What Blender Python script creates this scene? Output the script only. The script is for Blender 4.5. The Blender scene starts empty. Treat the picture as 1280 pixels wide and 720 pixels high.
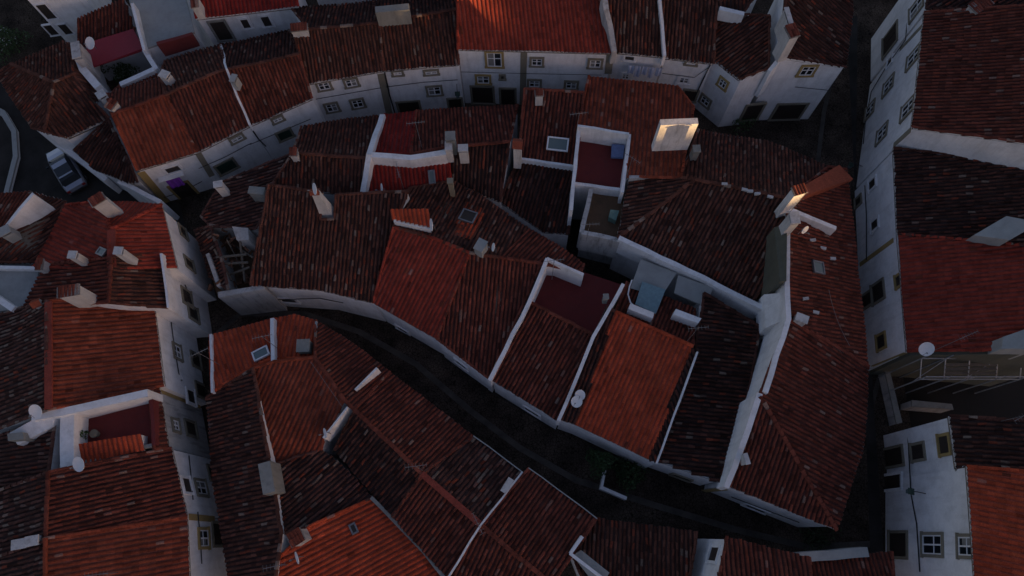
import bpy, math, random
import numpy as np
from mathutils import Vector, Matrix

# ------------------------------------------------------------------ camera, light, exposure
SC = bpy.context.scene
COL = SC.collection
rng = np.random.RandomState(7)
random.seed(7)
CAM_H = 47.0
F_PX = 900.0                    # focal length in photo pixels (1280 wide)
NAD = (652.0, 668.0)            # where plumb lines meet in the photo
ndx, ndy = NAD[0]-640.0, NAD[1]-360.0
TILT = math.atan(math.hypot(ndx, ndy)/F_PX)
ROLL = -math.atan2(ndx, ndy)
cam_d = bpy.data.cameras.new('camera'); cam = bpy.data.objects.new('camera', cam_d); COL.objects.link(cam)
cam_d.sensor_width = 36.0; cam_d.lens = 36.0*F_PX/1280.0
cam_d.clip_start = 0.5; cam_d.clip_end = 6000
CM = Matrix.Rotation(TILT, 4, 'X') @ Matrix.Rotation(ROLL, 4, 'Z')
CM.translation = Vector((0, 0, CAM_H)); cam.matrix_world = CM
SC.camera = cam
CR = CM.to_3x3()
SC.render.resolution_x = 1024; SC.render.resolution_y = 576

SUN_EL = 5.0; SUN_AZ = -38.0      # elevation; azimuth measured from +x towards +y (light comes from lower right)
w = bpy.data.worlds.new('World'); SC.world = w; w.use_nodes = True
nt = w.node_tree; nt.nodes.clear()
sky = nt.nodes.new('ShaderNodeTexSky'); sky.sky_type = 'NISHITA'; sky.sun_disc = False
sky.sun_elevation = math.radians(SUN_EL); sky.sun_rotation = math.radians(90-SUN_AZ)
sky.altitude = 400; sky.air_density = 1.0; sky.dust_density = 2.0; sky.ozone_density = 1.0
bg = nt.nodes.new('ShaderNodeBackground'); bg.inputs[1].default_value = 0.12
wo = nt.nodes.new('ShaderNodeOutputWorld')
tint = nt.nodes.new('ShaderNodeMix'); tint.data_type = 'RGBA'; tint.blend_type = 'MULTIPLY'; tint.inputs[0].default_value = 1.0
tint.inputs[7].default_value = (.93, .82, 1.0, 1)       # cool violet dusk sky
nt.links.new(sky.outputs[0], tint.inputs[6]); nt.links.new(tint.outputs[2], bg.inputs[0]); nt.links.new(bg.outputs[0], wo.inputs[0])
sl = bpy.data.lights.new('sun', 'SUN'); sl.energy = 5.0; sl.angle = math.radians(0.3); sl.color = (1.0, .60, .25)
so = bpy.data.objects.new('sun', sl); COL.objects.link(so)
sdir = Vector((math.cos(math.radians(SUN_AZ))*math.cos(math.radians(SUN_EL)), math.sin(math.radians(SUN_AZ))*math.cos(math.radians(SUN_EL)), math.sin(math.radians(SUN_EL))))
so.rotation_euler = sdir.to_track_quat('Z', 'Y').to_euler(); so.location = (60, -40, 60)
SC.view_settings.view_transform = 'Standard'; SC.view_settings.look = 'None'
SC.view_settings.exposure = 0.88; SC.view_settings.gamma = 1.0

# ------------------------------------------------------------------ pixel ray -> real point at a real height
def ray(px, py):
    return (CR @ Vector((px-640.0, 360.0-py, -F_PX))).normalized()
def at(px, py, z):
    d = ray(px, py); t = (z-CAM_H)/d.z
    return Vector((d.x*t, d.y*t, z))

# ------------------------------------------------------------------ materials
def _nodes(name, rough=.85):
    m = bpy.data.materials.new(name); m.use_nodes = True
    n = m.node_tree; b = n.nodes['Principled BSDF']; b.inputs['Roughness'].default_value = rough
    return m, n, b
def N(n, t, **kw):
    x = n.nodes.new(t)
    for k, v in kw.items(): setattr(x, k, v)
    return x
def noise(n, vec, scale, detail=4, rough=.55):
    x = N(n, 'ShaderNodeTexNoise'); x.inputs['Scale'].default_value = scale
    x.inputs['Detail'].default_value = detail; x.inputs['Roughness'].default_value = rough
    n.links.new(vec, x.inputs['Vector']); return x.outputs['Fac']
def ramp(n, fac, p0, p1, c0=(0,0,0,1), c1=(1,1,1,1)):
    r = N(n, 'ShaderNodeValToRGB'); e = r.color_ramp.elements
    e[0].position = p0; e[1].position = p1; e[0].color = c0; e[1].color = c1
    n.links.new(fac, r.inputs[0]); return r.outputs[0]
def mix(n, fac, a, b, mode='MIX'):
    x = N(n, 'ShaderNodeMix', data_type='RGBA', blend_type=mode)
    for s, v in ((0, fac), (6, a), (7, b)):
        if isinstance(v, (int, float)): x.inputs[s].default_value = v
        elif isinstance(v, (tuple, list)): x.inputs[s].default_value = (*v[:3], 1)
        else: n.links.new(v, x.inputs[s])
    return x.outputs[2]
def bump(n, b, h, strength=.4, dist=.03):
    x = N(n, 'ShaderNodeBump'); x.inputs['Strength'].default_value = strength; x.inputs['Distance'].default_value = dist
    n.links.new(h, x.inputs['Height']); n.links.new(x.outputs[0], b.inputs['Normal'])
MATS = {}
def mat_plain(name, col, rough=.8, metal=0.0, var=.25, scale=6.0):
    if name in MATS: return MATS[name]
    m, n, b = _nodes(name, rough); b.inputs['Metallic'].default_value = metal
    g = N(n, 'ShaderNodeNewGeometry').outputs['Position']
    f = ramp(n, noise(n, g, scale), .35, .7)
    dark = tuple(c*(1-var) for c in col)
    n.links.new(mix(n, f, dark, col), b.inputs['Base Color'])
    MATS[name] = m; return m
def mat_plaster(name, col, stain=(.30, .29, .27), amount=.5, rough=.9, streak=True):
    m, n, b = _nodes(name, rough)
    g = N(n, 'ShaderNodeNewGeometry').outputs['Position']
    mp = N(n, 'ShaderNodeMapping'); mp.inputs['Scale'].default_value = (1.6, 1.6, .22)
    n.links.new(g, mp.inputs['Vector'])
    s1 = ramp(n, noise(n, mp.outputs[0], 1.6, 6, .65), .5, .8)           # runs of dirt down the wall
    s2 = ramp(n, noise(n, g, .9, 7, .7), .42, .7)
    s3 = ramp(n, noise(n, g, 9, 4, .6), .4, .9)
    a = mix(n, s2, col, tuple(c*.78 for c in col))
    m1 = N(n, 'ShaderNodeMath', operation='MULTIPLY'); n.links.new(s1, m1.inputs[0]); m1.inputs[1].default_value = amount
    a = mix(n, m1.outputs[0], a, stain)
    m2 = N(n, 'ShaderNodeMath', operation='MULTIPLY'); n.links.new(s3, m2.inputs[0]); m2.inputs[1].default_value = amount*.35
    a = mix(n, m2.outputs[0], a, stain)
    n.links.new(a, b.inputs['Base Color'])
    bump(n, b, noise(n, g, 14, 4), .25, .02)
    MATS[name] = m; return m
mat_plaster('white_plaster', (.80, .80, .81), amount=.42)
mat_plaster('worn_plaster', (.50, .49, .48), stain=(.10, .095, .09), amount=1.0)
mat_plaster('chimney_plaster', (.56, .55, .54), stain=(.16, .15, .14), amount=.75)
mat_plaster('chimney_plaster_lit', (.74, .73, .72), stain=(.16, .15, .14), amount=.8)  # paler plaster for the sunlit chimneys; extra glow put into the colour
mat_plaster('grey_cement', (.26, .26, .24), stain=(.10, .10, .09), amount=.7)
mat_plaster('dark_cement', (.10, .10, .075), stain=(.05, .05, .04), amount=.6)
mat_plaster('pale_cement', (.34, .35, .34), stain=(.2, .2, .19), amount=.4)
mat_plaster('stone_trim', (.22, .195, .145), stain=(.15, .13, .10), amount=.5)
mat_plaster('ochre_paint', (.34, .24, .09), stain=(.25, .2, .1), amount=.4)
mat_plaster('crimson_floor', (.15, .020, .019), stain=(.10, .03, .03), amount=.5)
mat_plaster('earth_floor', (.16, .09, .05), stain=(.07, .05, .03), amount=.7)
mat_plain('tile_end_mortar', (.42, .40, .37), .9)
mat_plain('white_paint', (.75, .75, .76), .5, var=.08)
mat_plain('dark_wood_and_gap', (.035, .025, .02), .6)
mat_plain('green_wood', (.02, .05, .035), .5)
mat_plain('iron', (.03, .03, .035), .5, .4)
mat_plain('galvanised', (.26, .26, .27), .45, .6)
mat_plain('rubber_cable', (.012, .012, .014), .7)
mat_plain('violet_cloth', (.24, .045, .42), .9)
mat_plain('curtain_cloth', (.22, .22, .21), .9)
mat_plain('scaffold_steel', (.42, .43, .44), .5, .2)
mat_plain('blue_cloth', (.17, .23, .42), .8)
mat_plain('pale_cloth', (.45, .50, .66), .9)
mat_plain('green_plastic', (.15, .26, .22), .4)
mat_plain('crimson_sheet', (.26, .022, .035), .45, .1, var=.12)
mat_plain('weathered_wood', (.16, .13, .10), .9)
mat_plain('car_body', (.42, .44, .50), .3, .5, var=.05)
mat_plain('car_dark', (.02, .025, .03), .35, .3)
mat_plain('dark_rubber', (.015, .015, .015), .8)
mat_plain('blue_tank', (.20, .32, .36), .5)
mat_plain('lamp_red', (.35, .02, .02), .3)
def mat_glass():
    m, n, b = _nodes('window_glass', .08); b.inputs['Base Color'].default_value = (.012, .016, .02, 1)
    b.inputs['Specular IOR Level'].default_value = .6
    MATS['window_glass'] = m
    m, n, b = _nodes('skylight_glass', .25); b.inputs['Base Color'].default_value = (.13, .17, .17, 1)
    MATS['skylight_glass'] = m
mat_glass()
def mat_tiles():
    m, n, b = _nodes('roof_tiles', .92); b.inputs['Specular IOR Level'].default_value = .12
    a = N(n, 'ShaderNodeAttribute', attribute_name='tile_col').outputs['Color']
    g = N(n, 'ShaderNodeNewGeometry').outputs['Position']
    f1 = ramp(n, noise(n, g, 1.1, 6, .65), .36, .70, (.74, .72, .72, 1), (1.14, 1.09, 1.06, 1))
    f2 = ramp(n, noise(n, g, 17, 5, .7), .32, .72, (.55, .55, .56, 1), (1.3, 1.3, 1.28, 1))
    c = mix(n, 1.0, mix(n, 1.0, a, f1, 'MULTIPLY'), f2, 'MULTIPLY')
    n.links.new(c, b.inputs['Base Color'])
    bump(n, b, noise(n, g, 22, 4), .5, .02)
    MATS['roof_tiles'] = m
mat_tiles()
def mat_ground():
    m, n, b = _nodes('cobbles', .95); b.inputs['Specular IOR Level'].default_value = .12
    g = N(n, 'ShaderNodeNewGeometry').outputs['Position']
    v = N(n, 'ShaderNodeTexVoronoi', feature='DISTANCE_TO_EDGE'); v.inputs['Scale'].default_value = 5.5
    n.links.new(g, v.inputs['Vector'])
    e = ramp(n, v.outputs['Distance'], .0, .09)
    c = mix(n, e, (.008, .007, .006), mix(n, ramp(n, noise(n, g, .8, 5), .4, .7), (.050, .041, .034), (.095, .077, .063)))
    n.links.new(c, b.inputs['Base Color']); bump(n, b, e, .5, .03)
    big = ramp(n, noise(n, g, .22, 6, .7), .40, .68, (.55, .52, .50, 1), (1.6, 1.45, 1.35, 1))
    n.links.new(mix(n, 1.0, c, big, 'MULTIPLY'), b.inputs['Base Color'])
    MATS['cobbles'] = m
    m, n, b = _nodes('asphalt', .95); b.inputs['Specular IOR Level'].default_value = .12
    g = N(n, 'ShaderNodeNewGeometry').outputs['Position']
    c = mix(n, ramp(n, noise(n, g, .7, 6), .35, .7), (.026, .024, .022), (.046, .042, .039))
    n.links.new(c, b.inputs['Base Color']); bump(n, b, noise(n, g, 40, 2), .3, .01)
    MATS['asphalt'] = m
    m, n, b = _nodes('shade_hillside', 1.0)
    g = N(n, 'ShaderNodeNewGeometry').outputs['Position']
    c = mix(n, ramp(n, noise(n, g, .03, 8), .4, .65), (.03, .04, .02), (.09, .08, .045))
    n.links.new(c, b.inputs['Base Color'])
    MATS['shade_hillside'] = m
    m, n, b = _nodes('leaf', .7)
    a = N(n, 'ShaderNodeAttribute', attribute_name='tile_col').outputs['Color']
    n.links.new(a, b.inputs['Base Color']); MATS['leaf'] = m
mat_ground()
mat_plain('gutter_stone', (.085, .073, .062), .9, var=.5, scale=1.2)
mat_plain('yard_shade', (.012, .010, .009), 1.0)

# ------------------------------------------------------------------ object plumbing
def tag(o, label=None, cat=None, group=None, kind=None):
    if label: o['label'] = label
    if cat: o['category'] = cat
    if group: o['group'] = group
    if kind: o['kind'] = kind
    return o
def empty(name, loc, label=None, cat=None, group=None):
    o = bpy.data.objects.new(name, None); COL.objects.link(o); o.location = loc; o.empty_display_size = .3
    return tag(o, label, cat, group)
ORIG = {}
def origin(o):
    v = Vector(o.location)
    while o.parent: o = o.parent; v += Vector(o.location)
    return v
class MB:
    """collects polygons in world coordinates; build() makes ONE mesh object"""
    def __init__(s): s.v = []; s.f = []; s.c = []; s.m = []
    def poly(s, pts, col=None, mi=0):
        i = len(s.v); s.v += [tuple(p) for p in pts]; s.f.append(list(range(i, i+len(pts)))); s.c.append(col); s.m.append(mi)
    def prism(s, top, zb, col=None, mi=0):
        """top: loop of points; dropped to zb (number or list)"""
        n = len(top); zbs = zb if isinstance(zb, (list, tuple)) else [zb]*n
        bot = [Vector((p[0], p[1], z)) for p, z in zip(top, zbs)]
        a = sum(top[i][0]*top[(i+1) % n][1]-top[(i+1) % n][0]*top[i][1] for i in range(n))
        if a < 0: top = list(reversed(top)); bot = list(reversed(bot))
        s.poly(top, col, mi); s.poly(list(reversed(bot)), col, mi)
        for i in range(n):
            j = (i+1) % n; s.poly([bot[i], bot[j], top[j], top[i]], col, mi)
    def box(s, c, dx, dy, dz, t=(1, 0, 0), u=(0, 0, 1), col=None, mi=0, taper=1.0):
        """centre c, full sizes along t, n=u x t, u"""
        c = Vector(c); t = Vector(t).normalized(); u = Vector(u).normalized(); n = u.cross(t)
        P = []
        for k in (-1, 1):
            q = taper if k > 0 else 1.0
            for a, b in ((-1, -1), (1, -1), (1, 1), (-1, 1)):
                P.append(c+t*(a*dx/2*q)+n*(b*dy/2*q)+u*(k*dz/2))
        for f in ((3, 2, 1, 0), (4, 5, 6, 7), (0, 1, 5, 4), (1, 2, 6, 5), (2, 3, 7, 6), (3, 0, 4, 7)):
            s.poly([P[i] for i in f], col, mi)
    def tube(s, pts, r, seg=6, col=None, mi=0):
        pts = [Vector(p) for p in pts]; rs = r if isinstance(r, (list, tuple)) else [r]*len(pts)
        rings = []
        for i, p in enumerate(pts):
            d = (pts[min(i+1, len(pts)-1)]-pts[max(i-1, 0)]).normalized()
            a = d.cross(Vector((0, 0, 1)))
            if a.length < .05: a = d.cross(Vector((1, 0, 0)))
            a.normalize(); b = d.cross(a)
            rings.append([p+(a*math.cos(2*math.pi*k/seg)+b*math.sin(2*math.pi*k/seg))*rs[i] for k in range(seg)])
        for i in range(len(rings)-1):
            for k in range(seg):
                l = (k+1) % seg; s.poly([rings[i][k], rings[i+1][k], rings[i+1][l], rings[i][l]], col, mi)
        s.poly(rings[0], col, mi); s.poly(list(reversed(rings[-1])), col, mi)
    def build(s, name, mats, parent=None, smooth=False):
        if not isinstance(mats, (list, tuple)): mats = [mats]
        me = bpy.data.meshes.new(name)
        org = origin(parent) if parent else Vector((0, 0, 0))
        if not parent and s.v:
            a = np.array(s.v, dtype=float); org = Vector((a[:, 0].mean(), a[:, 1].mean(), a[:, 2].min()))
        ox, oy, oz = org
        me.from_pydata([(x-ox, y-oy, z-oz) for x, y, z in s.v], [], s.f)
        for m in mats: me.materials.append(MATS[m])
        if len(mats) > 1: me.polygons.foreach_set('material_index', s.m)
        if any(c is not None for c in s.c):
            at_ = me.color_attributes.new('tile_col', 'FLOAT_COLOR', 'CORNER')
            arr = []
            for f, c in zip(s.f, s.c):
                c = c if c is not None else (.3, .3, .3); arr += [c[0], c[1], c[2], 1.0]*len(f)
            at_.data.foreach_set('color', arr)
        if smooth: me.polygons.foreach_set('use_smooth', [True]*len(me.polygons))
        me.update()
        o = bpy.data.objects.new(name, me); COL.objects.link(o)
        if parent: o.parent = parent
        else: o.location = org
        return o

# ------------------------------------------------------------------ tiled roof facets
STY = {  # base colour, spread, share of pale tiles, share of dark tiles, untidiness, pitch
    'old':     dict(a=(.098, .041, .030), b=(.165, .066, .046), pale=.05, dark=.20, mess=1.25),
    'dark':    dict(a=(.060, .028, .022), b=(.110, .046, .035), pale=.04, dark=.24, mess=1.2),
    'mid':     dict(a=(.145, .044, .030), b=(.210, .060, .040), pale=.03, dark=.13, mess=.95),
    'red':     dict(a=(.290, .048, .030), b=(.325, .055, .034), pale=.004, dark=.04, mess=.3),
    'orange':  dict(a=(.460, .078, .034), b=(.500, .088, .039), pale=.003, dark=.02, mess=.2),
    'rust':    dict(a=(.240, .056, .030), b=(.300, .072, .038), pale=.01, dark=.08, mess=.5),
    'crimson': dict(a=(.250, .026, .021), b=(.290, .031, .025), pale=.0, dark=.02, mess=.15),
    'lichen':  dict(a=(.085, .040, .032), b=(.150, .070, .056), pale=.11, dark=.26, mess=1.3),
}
LICH = np.array((.40, .34, .28))
def mvc(poly, P):
    """mean value coordinates of points P (k,2) in poly (n,2) -> (k,n)"""
    n = len(poly); D = poly[None]-P[:, None]; R = np.sqrt((D**2).sum(2))+1e-9
    D2 = np.roll(D, -1, 1); R2 = np.roll(R, -1, 1)
    cr = D[..., 0]*D2[..., 1]-D[..., 1]*D2[..., 0]; dt = (D*D2).sum(2)
    t = np.where(np.abs(cr) > 1e-9, (R*R2-dt)/np.where(np.abs(cr) < 1e-9, 1e-9, cr), 0)
    Wt = (np.roll(t, 1, 1)+t)/R
    S = Wt.sum(1, keepdims=True); S[np.abs(S) < 1e-9] = 1e-9
    return Wt/S
def sag(x, y):
    """old timbers: every roof and ridge undulates by a few centimetres"""
    return .045*np.sin(x*.83+1.3*np.sin(y*.41))+.035*np.sin(y*1.13+2.1+1.1*np.sin(x*.57))
class Facet:
    def __init__(s, pts, style, direc=None):
        s.key = [(p[0], p[1]) for p in pts]; s.P = [at(*p) for p in pts]; s.style = style
        A = np.array([(p.x, p.y, 1) for p in s.P]); Z = np.array([p.z for p in s.P])
        c, *_ = np.linalg.lstsq(A, Z, rcond=None); s.c = c; s.res = Z-A@c
        s.xy = A[:, :2].copy(); g = -c[:2]
        s.grad = g/(np.linalg.norm(g)+1e-9)
        s.down = s.grad
        if direc is not None:
            d = at(direc[2], direc[3], 5)-at(direc[0], direc[1], 5); d = np.array((d.x, d.y)); s.down = d/np.linalg.norm(d)
    def z(s, P):
        P = np.atleast_2d(P); q = mvc(s.xy, P)@s.res
        q = np.clip(q, s.res.min()-.05, s.res.max()+.05)
        return P@s.c[:2]+s.c[2]+q+sag(P[:, 0], P[:, 1])
    def over(s, px, py):
        """point of the facet seen at that photo pixel"""
        z = float(np.mean([p.z for p in s.P]))
        for _ in range(6):
            p = at(px, py, z); z = float(s.z(np.array([[p.x, p.y]]))[0])
        return at(px, py, z)
def tile_mesh(name, facets, parent):
    V = []; F = []; C = []; off = 0
    mort = MB()
    for fc in facets:
        st = STY.get(fc.style)
        if not st: continue
        v = fc.down; u = np.array((-v[1], v[0]))
        L = np.stack([fc.xy@u, fc.xy@v], 1)
        cu = math.cos(math.atan(abs(np.linalg.norm(fc.c[:2]))))
        pitch, length = (.245 if st['mess'] > .6 else .27), .38*cu
        u0, u1 = L[:, 0].min(), L[:, 0].max(); nc = max(1, int(round((u1-u0)/pitch))); pt = (u1-u0)/nc
        cells = []
        n = len(L)
        for k in range(nc):
            uc = u0+(k+.5)*pt; xs = []
            for i in range(n):
                a, b = L[i], L[(i+1) % n]
                if (a[0] <= uc) != (b[0] <= uc): xs.append((a[1]+(uc-a[0])/(b[0]-a[0])*(b[1]-a[1])))
            xs.sort(); jit = rng.uniform(-.04, .04)*st['mess']
            for q in range(0, len(xs)-1, 2):
                lo, hi = xs[q], xs[q+1]
                if hi-lo < .08: continue
                m = max(1, int(round((hi-lo)/length))); h = (hi-lo)/m
                for r in range(m):
                    cells.append((uc, hi-r*h-h+(jit if r < m-1 else 0), hi-r*h+(jit if r > 0 else rng.uniform(-.02, .05)*st['mess']), r == 0))
        if not cells: continue
        Cc = np.array([(a, b, c) for a, b, c, d in cells]); first = np.array([d for *_, d in cells]); K = len(Cc)
        # profile: channel - cover - channel
        R = .5*pt; prof_u = np.array([-1, -.74, -.62, -.38, 0, .38, .62, .74, 1])*R
        prof_h = np.array([-.075, -.06, .0, .062, .088, .062, .0, -.06, -.075])
        ms = st['mess']; prof_h = prof_h*(.78 if ms > .6 else .5)
        du = rng.normal(0, .010*ms, K); dh = rng.normal(0, .008*ms, K); dw = 1+rng.normal(0, .05*ms, K); skew = rng.normal(0, .012*ms, K)
        cov = np.array([0, 0, 1, 1, 1, 1, 1, 0, 0.]); chan = np.array([1, 1, 0, 0, 0, 0, 1, 1.])
        pts = np.zeros((K, 18, 3))
        for e, (vv, lift) in enumerate(((Cc[:, 1]-.02, .0), (Cc[:, 2]+.02, .026))):
            uu = Cc[:, 0:1]+prof_u[None]*np.where(cov[None] > 0, dw[:, None]*(1.04 if e else .92), 1)+cov[None]*(du[:, None]+(skew[:, None] if e else -skew[:, None]))
            hh = prof_h[None]+cov[None]*(dh[:, None])+lift
            X = uu[..., None]*u+vv[:, None, None]*v
            z = fc.z(X.reshape(-1, 2)).reshape(K, 9)+hh
            pts[:, e*9:(e+1)*9, :2] = X; pts[:, e*9:(e+1)*9, 2] = z
        # colours
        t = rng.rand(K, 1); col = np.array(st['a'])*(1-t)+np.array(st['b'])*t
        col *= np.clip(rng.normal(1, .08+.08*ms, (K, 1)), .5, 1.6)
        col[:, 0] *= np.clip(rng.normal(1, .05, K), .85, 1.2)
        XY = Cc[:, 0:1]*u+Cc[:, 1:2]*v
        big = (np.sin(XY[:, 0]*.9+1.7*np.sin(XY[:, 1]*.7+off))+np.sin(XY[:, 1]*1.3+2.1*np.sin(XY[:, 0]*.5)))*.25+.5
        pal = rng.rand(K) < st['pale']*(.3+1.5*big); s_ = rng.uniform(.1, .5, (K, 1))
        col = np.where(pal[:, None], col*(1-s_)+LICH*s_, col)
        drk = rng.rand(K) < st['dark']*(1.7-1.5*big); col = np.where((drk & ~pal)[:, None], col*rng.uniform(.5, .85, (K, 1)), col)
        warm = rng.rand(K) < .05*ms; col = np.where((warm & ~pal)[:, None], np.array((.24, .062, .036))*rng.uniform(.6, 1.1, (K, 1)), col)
        base = off+np.arange(K)[:, None, None]*18
        a = np.arange(8); q = np.stack([a, a+9, a+10, a+1], 1)[None]
        cell = np.repeat(col[:, None, :], 8, 1)
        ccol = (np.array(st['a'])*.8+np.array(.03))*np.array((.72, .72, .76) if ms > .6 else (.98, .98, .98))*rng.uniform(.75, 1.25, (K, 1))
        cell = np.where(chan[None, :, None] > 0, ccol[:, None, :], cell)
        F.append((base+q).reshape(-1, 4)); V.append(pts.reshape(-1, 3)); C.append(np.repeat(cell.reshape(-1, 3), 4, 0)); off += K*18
        # lime mortar under the first row of covers
        idx = np.where(first)[0]; mid_v = L[:, 1].min()+.45*(L[:, 1].max()-L[:, 1].min()); low_ok = Cc[:, 2] > mid_v
        lowz = min(p.z for p in fc.P)
        for i in idx:
            e = pts[i, 9:18]
            if st['mess'] < .18 or not low_ok[i]: continue
            sh = np.array((v[0], v[1], 0))*.012
            P = [tuple(e[k]+sh+np.array((0, 0, -.012))) for k in (2, 3, 4, 5, 6)]
            c0 = .55*rng.uniform(.3, 1.15)
            P2 = [(P[4][0], P[4][1], P[4][2]-.07), (P[0][0], P[0][1], P[0][2]-.07)]
            mort.poly(P+P2, (c0, c0*.97, c0*.92))
    if not V: return None
    V = np.concatenate(V); F = np.concatenate(F); C = np.concatenate(C)
    org = np.array(origin(parent)); V = V-org
    me = bpy.data.meshes.new(name)
    mv = np.array(mort.v, dtype=float).reshape(-1, 3)-org; mf = mort.f
    nv, nf = len(V), len(F)
    tot = np.concatenate([V, mv]) if len(mv) else V
    me.vertices.add(len(tot)); me.vertices.foreach_set('co', tot.ravel())
    nm = len(mf); ml = sum(len(f) for f in mf)
    me.loops.add(nf*4+ml); me.polygons.add(nf+nm)
    lv = F.ravel(); mc = []
    if nm: lv = np.concatenate([lv, np.concatenate([np.array(f) for f in mf])+nv])
    me.loops.foreach_set('vertex_index', lv.astype(np.int32))
    ls = np.arange(nf)*4
    if nm:
        ln = np.array([len(f) for f in mf]); ls = np.concatenate([ls, nf*4+np.concatenate([[0], np.cumsum(ln)[:-1]])])
    me.polygons.foreach_set('loop_start', ls.astype(np.int32))
    col = np.concatenate([C, np.ones((len(C), 1))], 1)
    if nm:
        cc = np.concatenate([np.repeat(np.array([[*c, 1.0]]), len(f), 0) for f, c in zip(mf, mort.c)]); col = np.concatenate([col, cc])
    ca = me.color_attributes.new('tile_col', 'FLOAT_COLOR', 'CORNER'); 
    me.update(calc_edges=True)
    ca = me.color_attributes['tile_col']; ca.data.foreach_set('color', col.astype(np.float32).ravel())
    sm = np.zeros(nf+nm, dtype=bool); sm[:nf] = True; me.polygons.foreach_set('use_smooth', sm)
    me.materials.append(MATS['roof_tiles'])
    o = bpy.data.objects.new(name, me); COL.objects.link(o); o.parent = parent
    return o
def cap_row(mb, a, b, style, r=.125, lift=.05):
    st = STY.get(style) or STY['mid']; a = Vector(a); b = Vector(b); d = b-a; L = d.length
    if L < .3: return
    n = max(1, int(round(L/.42))); t = d/L; sd = t.cross(Vector((0, 0, 1))).normalized(); up = sd.cross(t)
    for i in range(n):
        q = np.array(st['a'])*.5+np.array(st['b'])*.5; q = q*np.clip(rng.normal(1.12, .22), .6, 1.7)
        if rng.rand() < st['pale']*1.5: q = q*.5+LICH*.5
        o = sd*rng.normal(0, .012*st['mess']); r1, r2 = r*.9, r*1.06
        o = o+Vector((0, 0, float(sag(a.x+t.x*i*L/n, a.y+t.y*i*L/n))+rng.normal(0, .012)*st['mess']))
        p0 = a+t*(i*L/n-.03)+o; p1 = a+t*((i+1)*L/n+.02)+o; rg = []
        for p, rr, lf in ((p0, r1, lift-.01), (p1, r2, lift+.02)):
            rg.append([p+up*lf+sd*(math.cos(k*math.pi/6)*rr)+up*(math.sin(k*math.pi/6)*rr*.75-.03) for k in range(7)])
        for k in range(6): mb.poly([rg[0][k], rg[1][k], rg[1][k+1], rg[0][k+1]], tuple(q))
        mb.poly(rg[1], tuple(q*.5))
HOUSES = {}
def inset_loop(P, D):
    """move every edge i (P[i]..P[i+1]) inwards by D[i]"""
    n = len(P); out = []
    area = sum(P[i].x*P[(i+1) % n].y-P[(i+1) % n].x*P[i].y for i in range(n)); sg = 1 if area > 0 else -1
    for i in range(n):
        a, b, c = P[i-1], P[i], P[(i+1) % n]
        e1 = Vector((b.x-a.x, b.y-a.y)); e2 = Vector((c.x-b.x, c.y-b.y))
        if e1.length < 1e-6 or e2.length < 1e-6: out.append(b.copy()); continue
        e1.normalize(); e2.normalize()
        n1 = Vector((-e1.y, e1.x))*sg; n2 = Vector((-e2.y, e2.x))*sg; d1, d2 = D[i-1], D[i]
        det = n1.x*n2.y-n1.y*n2.x
        if abs(det) < .25: m = (n1+n2)/2*max(d1, d2)
        else: m = Vector(((d1*n2.y-d2*n1.y)/det, (n1.x*d2-n2.x*d1)/det))
        if m.length > .5: m = m/m.length*.5
        out.append(Vector((b.x+m.x, b.y+m.y, b.z)))
    return out
def zoff(key): return 1.2 if key[0] == 'L' else 0.0
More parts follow.
